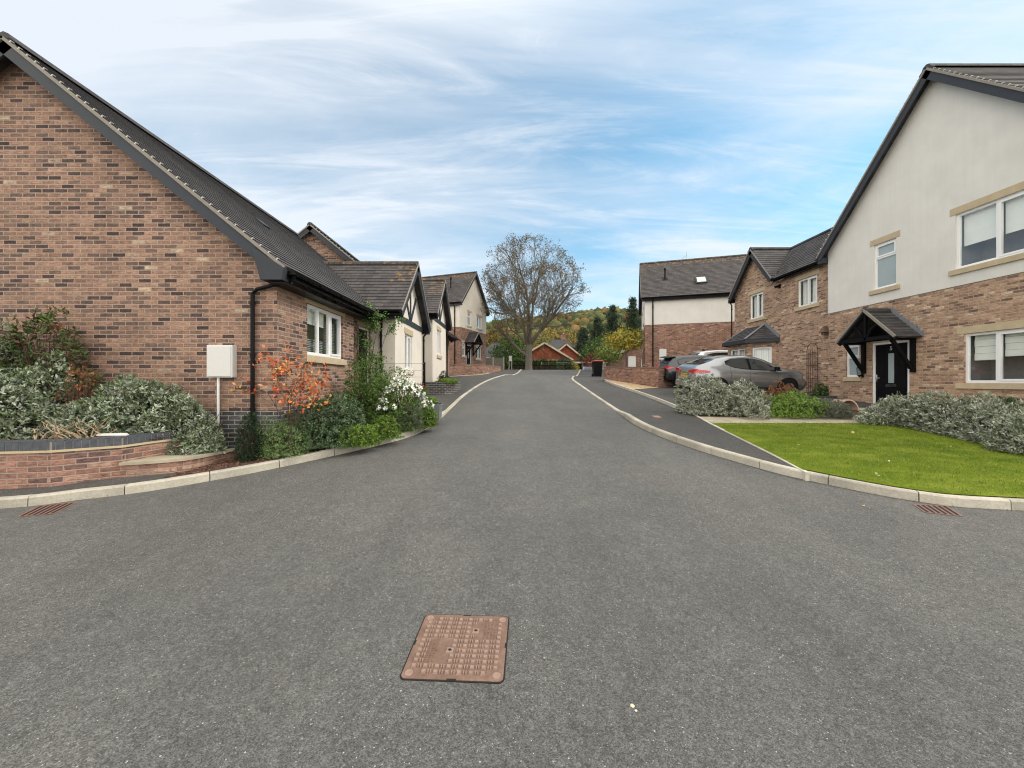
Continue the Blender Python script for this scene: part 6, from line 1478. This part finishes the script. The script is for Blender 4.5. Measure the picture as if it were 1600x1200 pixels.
for i in range(3):
    mb=MB(); x0=xa+(xb-xa)*i/3+.07; x1=xa+(xb-xa)*(i+1)/3-.07; k=8
    for j in range(k):
        a=x0+(x1-x0)*j/k; mb.box((a+.004,Yf-.012*(j%2)-.01,2.9),(a+(x1-x0)/k-.004,Yf+.012,zt))
    T.part('fence_panel',mb,fencem)
T=Thing('notice_board','small white notice board on two posts left of the big bare tree','sign',pxpos(797.5,37))
ps=pxpos(797.5,37); mb=MB(); zt=1.7+(HZ-556)/F*37; mb.box((ps[0]-.12,36.98,zt-.50),(ps[0]+.14,37.02,zt)); T.part('board',mb,white)
for s in (-.13,.13):
    mb=MB(); mb.box((ps[0]+s-.03,36.99,2.7),(ps[0]+s+.03,37.05,zt-.02)); T.part('post',mb,concp)
mb=MB(); q=pxpos(942.5,40); mb.tube([q,(q[0],q[1],1.7+(HZ-540)/F*40)],[.05,.04],8); single('wooden_pole',mb,paletwig,'slim pale wooden pole behind the wheelie bin','pole',loc=q)
# ---------------------------------------------------------------- far houses
def farhouse(name,label,c,rz,L_,W_,zb,ze,zr,wm,rm,hip=0.0,ov=.35,chim=None,wins=(),gboard=white,gm=None):
    T=Thing(name,label,'house',(c[0],c[1],zb),rz); h=zr; e=ze
    mb=MB()
    P=[(-L_/2,-W_/2),(L_/2,-W_/2),(L_/2,W_/2),(-L_/2,W_/2)]
    for (a,b) in zip(P,P[1:]+P[:1]): mb.face([(a[0],a[1],-.3),(b[0],b[1],-.3),(b[0],b[1],e),(a[0],a[1],e)])
    if not hip:
        for x in (-L_/2,L_/2): mb.face([(x,-W_/2,e),(x,W_/2,e),(x,0,h-.12)],1)
    T.part('wall',mb,[wm,gm or wm],world=False)
    a=L_/2+ov; b=W_/2+ov; ez=e-.1; hx_=a-hip
    mbr=MB(); lich=[]
    sl=[((-a,-b,ez),(a,-b,ez),(-hx_,0,h),(hx_,0,h)),((-a,b,ez),(a,b,ez),(-hx_,0,h),(hx_,0,h))]
    if hip: sl+=[((-a,-b,ez),(-a,b,ez),(-hx_,0,h),(-hx_,0,h)),((a,-b,ez),(a,b,ez),(hx_,0,h),(hx_,0,h))]
    for s in sl: slope(mbr,lich,*s,gauge=.3,step=.03)
    mbr.box((-hx_,-.12,h-.02),(hx_,.12,h+.07))
    me=finish('roof',mbr,rm); T.part('roof',me,None)
    mb=MB()
    mb.box((-a,-b-.04,ez-.16),(a,-b+.0,ez+.0))
    if not hip:
        for x in (-a-.02,a+.02):
            mb.beam((x,-b,ez-.05),(x,0,h-.05),.05,.22,up=(0,0,1)); mb.beam((x,b,ez-.05),(x,0,h-.05),.05,.22,up=(0,0,1))
    T.part('fascia',mb,gboard,world=False)
    if chim:
        mb=MB(); mb.box((chim[0]-.4,chim[1]-.3,h-.8),(chim[0]+.4,chim[1]+.3,h+.9)); mb.box((chim[0]-.46,chim[1]-.36,h+.9),(chim[0]+.46,chim[1]+.36,h+1.02)); co=T.part('chimney',mb,brk3,world=False)
        mb=MB(); mb.lathe((chim[0],chim[1],h+1.0),[(.12,0),(.1,.35),(0,.35)],10); T.part('chimney_pot',mb,terra,world=False,parent=co)
    for (face,u,z,ww,wh,kind) in wins:
        mb=MB(); pn=MB()
        if face=='f': bx=lambda m,u0,u1,z0,z1,n0,n1:m.box((u0,-W_/2-n1,z0),(u1,-W_/2-n0,z1))
        elif face=='r': bx=lambda m,u0,u1,z0,z1,n0,n1:m.box((L_/2+n0,u0,z0),(L_/2+n1,u1,z1))
        else: bx=lambda m,u0,u1,z0,z1,n0,n1:m.box((-L_/2-n1,u0,z0),(-L_/2-n0,u1,z1))
        u0,u1,z0,z1=u-ww/2,u+ww/2,z,z+wh; t=.07
        bx(mb,u0,u1,z0,z0+t,.0,.06);bx(mb,u0,u1,z1-t,z1,.0,.06);bx(mb,u0,u0+t,z0,z1,.0,.06);bx(mb,u1-t,u1,z0,z1,.0,.06)
        if kind=='win': bx(mb,u-.03,u+.03,z0,z1,0,.06)
        bx(pn,u0+t,u1-t,z0+t,z1-t,.0,.03)
        wo=T.part('garage_door' if kind=='garage' else 'window',mb,upvc,world=False); T.part('pane' if kind=='win' else 'door_panel',pn,carglass if kind=='win' else (dark if kind=='open' else upvc),world=False,parent=wo)
    return T
creamb=plain('cream_board',(.50,.44,.33),.7); creamr=render_m('cream_gable',(.50,.44,.33))
farhouse('bungalow','dark hipped roof bungalow behind the board fence left of the bare tree',(-2.2,56,0),0,5.6,7,2.3,2.75,5.0,brk3,tile_far,hip=2.6,wins=[('f',-1.2,1.3,1.5,1.0,'win')])
farhouse('bungalow','bungalow with red tiled gable and dark porch right of the bare tree trunk',(4.0,55,0),R(-87),9,6.9,2.3,2.35,4.5,brk3,tile_red,gm=tile_red,gboard=creamb,wins=[('r',-1.6,.1,2.6,2.0,'open'),('r',2.2,.5,1.6,1.5,'win')])
farhouse('bungalow','second red tiled bungalow right behind the first red roof',(8.1,61,0),R(-90),7,5.4,2.3,2.6,5.0,brk3,tile_red,gm=tile_red,gboard=creamb,wins=[('r',-1,.8,1.4,1.1,'win')])
farhouse('house','grey hipped roof house with chimney behind the two red roofs',(9.6,78,0),0,10.5,9,2.3,4.6,8.0,brk3,tile_far,hip=4.6,chim=(.8,0),wins=[('f',-2,1.5,1.5,1.2,'win')])
farhouse('garage','flat fronted white garage and open carport left of the wheelie bin',(9.0,50,0),0,6.0,5,2.45,1.75,1.95,brk3,tile_far,ov=.2,wins=[('f',1.5,.0,2.3,1.55,'garage'),('f',-1.5,.0,2.4,1.6,'open')])
farhouse('cottage','small brick house with white bargeboards behind the yellow tree',(13.7,45,0),R(-90),8,3.6,2.6,2.35,3.55,brk3,tile_far,wins=[('r',-.9,.1,.8,1.7,'garage'),('r',.6,.5,1.0,1.0,'win')])
cY=45.5
car('small silver car seen end on in front of the white garage',silverp,(8.75,cY,1.98),R(88),3.9,1.6,
    belt=[(0,.84),(.03,.92),(.15,.98),(.75,.94),(.9,.88),(1,.55)],roof=[(0,.90),(.02,1.05),(.08,1.35),(.2,1.45),(.5,1.46),(.66,1.25),(.75,1.05),(.85,.95),(1,.56)],
    bot=[(0,.38),(.06,.30),(.8,.24),(1,.32)],taper=[(0,.80),(.08,.96),(.2,1),(.8,1),(1,.7)],wheels=(.17,.80),dlo=([(.12,1.10),(.3,1.02),(.72,.99)],[(.12,1.25),(.2,1.34),(.5,1.35),(.6,1.25),(.72,1.02)],.13,.71,.42),
    screen=(.60,.74),rscreen=(.025,.085),wr=.66,flare=.03,lamp=(.003,.06,.86,1.0),plate_z=.5,seed=4)

# ---------------------------------------------------------------- hills and woodland
def hillz(x,y):
    t=max(0,min(1,(y-110)/430)); t=t*t*(3-2*t); sk=np.interp(x,[-260,-60,0,60,110,200,420],[52,66,74,80,90,84,70])
    return 2.15+t*(sk+6*noise.noise(Vector((x*.011,y*.009,0))))+t*3*noise.noise(Vector((x*.05,y*.05,3)))
bm=bmesh.new(); NX,NY=60,44; gv=[]
for j in range(NY+1):
    y=105+(j/NY)**1.2*520; gv.append([bm.verts.new(((-.95+1.9*i/NX)*(y*.9+60),y,hillz((-.95+1.9*i/NX)*(y*.9+60),y))) for i in range(NX+1)])
for j in range(NY):
    for i in range(NX): bm.faces.new((gv[j][i],gv[j][i+1],gv[j+1][i+1],gv[j+1][i]))
me=bpy.data.meshes.new('hills'); bm.to_mesh(me); bm.free(); mk('hills',me,groundm)
bm=bmesh.new(); bmesh.ops.create_icosphere(bm,subdivisions=2,radius=1); bv=np.array([v.co[:] for v in bm.verts]); bf=np.array([[v.index for v in f.verts] for f in bm.faces]); bm.free()
rg=NR(17); VV=[];FF=[];CC=[]; cnt=0
pal=np.array([(.050,.070,.028),(.072,.085,.034),(.095,.088,.036),(.12,.09,.036),(.04,.055,.025),(.15,.125,.045),(.15,.085,.035)])
while cnt<2600:
    t=rg.uniform(0,1)**.8; y=125+430*t; x=rg.uniform(-.42,.62)*y; z=hillz(x,y); r=rg.uniform(2.6,5.2)
    nn_=noise.noise(Vector((x*.018,y*.018,5))); near=1-t
    p=np.array([.26,.24,.16,.10,.16,.05,.03]); 
    if nn_>.02: p=np.array([.12,.14,.22,.2,.06,.14,.12])
    p[5:]*=(.6+near*1.3); p/=p.sum(); c=pal[rg.choice(7,p=p)]*rg.uniform(.75,1.25)
    d=1+rg.randn(len(bv))*.13; v=bv*d[:,None]*np.array([r,r,r*rg.uniform(.9,1.3)])+np.array([x,y,z+r*.55])
    FF.append(bf+cnt*len(bv)); VV.append(v); CC.append(np.repeat(c[None],len(bf),0)*rg.uniform(.8,1.2,(len(bf),1))); cnt+=1
VV=np.concatenate(VV); FF=np.concatenate(FF).astype(np.int32); CC=np.concatenate(CC)
me=bpy.data.meshes.new('woodland'); me.vertices.add(len(VV)); me.vertices.foreach_set('co',VV.astype(np.float32).ravel()); me.loops.add(len(FF)*3); me.loops.foreach_set('vertex_index',FF.ravel())
me.polygons.add(len(FF)); me.polygons.foreach_set('loop_start',np.arange(0,len(FF)*3,3,dtype=np.int32)); me.polygons.foreach_set('loop_total',np.full(len(FF),3,dtype=np.int32)); me.update()
a=me.color_attributes.new('col','FLOAT_COLOR','CORNER'); a.data.foreach_set('color',np.repeat(np.concatenate([CC,np.ones((len(CC),1))],1),3,0).astype(np.float32).ravel())
me.materials.append(leafmat('wood_canopy',.9,0,.1)); o=bpy.data.objects.new('woodland',me); col.objects.link(o); o['kind']='stuff'; tagp(o,'autumn woodland covering the far hillside','woodland')

# ---------------------------------------------------------------- grass blades, mulch, fallen leaves
from mathutils.geometry import intersect_point_tri_2d
def inpoly(P,poly):
    x,y=P[:,0],P[:,1]; ins=np.zeros(len(P),bool); n=len(poly); j=n-1
    for i in range(n):
        xi,yi=poly[i]; xj,yj=poly[j]; c=((yi>y)!=(yj>y))&(x<(xj-xi)*(y-yi)/((yj-yi) or 1e-9)+xi); ins^=c; j=i
    return ins
def scatter(poly,n,zf,seed):
    rg=NR(seed); q=np.array(poly); P=rg.uniform(q.min(0),q.max(0),(n,2)); P=P[inpoly(P,poly)]; Z=np.array([zf(a,b) for a,b in P]); return np.concatenate([P,Z[:,None]],1)
P=scatter([p for p in lawn_poly],34000,lawn_z,91); P=P[P[:,0]<12]
me=leaves('grass_blades',P,np.tile(np.array([[0,0,1.]]),(len(P),1)),3,.040,.10,[(.10,.165,.016),(.16,.22,.026),(.055,.10,.010),(.29,.31,.09)],.42,92,.02,fold=0)
o=bpy.data.objects.new('grass',me); col.objects.link(o); o['kind']='stuff'; tagp(o,'short bright green lawn grass below the silvery hedge','grass')
def chips(name,label,poly,zf,n,seed,size,pal,cat):
    P=scatter(poly,n,zf,seed); P[:,2]+=.006; rg=NR(seed+1); D=unit(np.concatenate([rg.randn(len(P),2),rg.uniform(-.1,.25,(len(P),1))],1))
    me=leaves(name,P,D,2,size,.4,pal,.25,seed+2,.012,fold=.1); o=bpy.data.objects.new(name,me); col.objects.link(o); o['kind']='stuff'; tagp(o,label,cat)
chips('bark_chips','brown bark mulch in the bed beside the left kerb',bp,bedz,9000,94,.045,[(.10,.045,.03),(.16,.08,.05),(.06,.03,.02),(.22,.12,.08)],'mulch')
chips('raised_bed_mulch','brown bark mulch under the shrubs of the raised bed',[(-9,5.3),(-6.9,5.4),(-5.65,5.7),(-5.45,5.9),(-5.4,6.7),(-9,6.7)],lambda x,y:BT+.03,5000,97,.05,[(.10,.045,.03),(.16,.08,.05),(.06,.03,.02)],'mulch')
for i,(px,py,lb_) in enumerate(((1346,791,'yellow fallen leaf on the road left of the right drain grate'),(1004,671,'pale fallen leaf beside the right kerb'),(28,762,'yellow fallen leaf at the foot of the raised bed wall'),(1330,679,'small yellow leaf on the lawn below the terracotta planter'))):
    q=gp(px,py,.12 if i>=2 else 0); zz_=G(q.y)+(.12 if i>=2 else 0)+.008+(.04 if i==3 else 0); me=leaves('fallen_leaf',np.array([(0,0,0.)]),np.array([(1.,.2,.02)]),1,.08,.6,[(.55,.42,.16)],.05,100+i,0)
    o=bpy.data.objects.new('fallen_leaf',me); col.objects.link(o); o.location=(q.x,q.y,zz_); tagp(o,lb_,'leaf','fallen leaves')
q=gp(988,1103); mb=MB(); mb.lathe((q.x,q.y,G(q.y)),[(0,.006),(.008,.006),(.013,.001)],7); mb.lathe((q.x+.01,q.y-.03,G(q.y)),[(0,.004),(.004,.004),(.008,.001)],6); single('pale_pebble',mb,plain('pale_stone',(.55,.50,.38),.8),'pale chipped stone on the road right of the manhole cover','stone',loc=(q.x,q.y,G(q.y)))

rgl=random.Random(77)
for i in range(12):
    px,py=rgl.uniform(1180,1560),rgl.uniform(672,760); q=gp(px,py,.12)
    if q.x>11 or q.x<edx(q.y)+.3 or q.y>9.2: continue
    me=leaves('fallen_leaf',np.array([(0,0,0.)]),np.array([(math.cos(i),math.sin(i),.05)]),1,.05,.6,[(.50,.44,.20),(.55,.50,.36)],.05,130+i,0)
    o=bpy.data.objects.new('fallen_leaf',me); col.objects.link(o); o.location=(q.x,q.y,lawn_z(q.x,q.y)+.035); tagp(o,'tiny pale leaf lying loose among the grass of the lawn','leaf','tiny pale leaves scattered over the lawn')
for nm,lb_,line in (('kerb_grit','grit and leaf crumbs gathered along the foot of the left kerb',LKs),('kerb_grit','grit and leaf crumbs gathered along the foot of the right kerb',RKs)):
    rg=NR(151); ln=[p for p in resample(line,.02) if 3.5<p.y<14]; P=np.array([(p.x,p.y) for p in ln]); P=P[rg.uniform(0,1,len(P))<.55]; sgn=-1 if line is RKs else 1
    P=P+np.stack([abs(rg.randn(len(P)))*.035*sgn,-abs(rg.randn(len(P)))*.03],1); Z=np.array([G(y)+.004 for x,y in P]); P3=np.concatenate([P,Z[:,None]],1)
    me=leaves(nm,P3,unit(np.concatenate([rg.randn(len(P),2),np.full((len(P),1),.08)],1)),2,.016,.5,[(.10,.08,.05),(.22,.18,.12),(.30,.26,.18),(.06,.05,.04)],.2,152,.012,fold=.1)
    o=bpy.data.objects.new(nm,me); col.objects.link(o); o['kind']='stuff'; tagp(o,lb_,'grit')
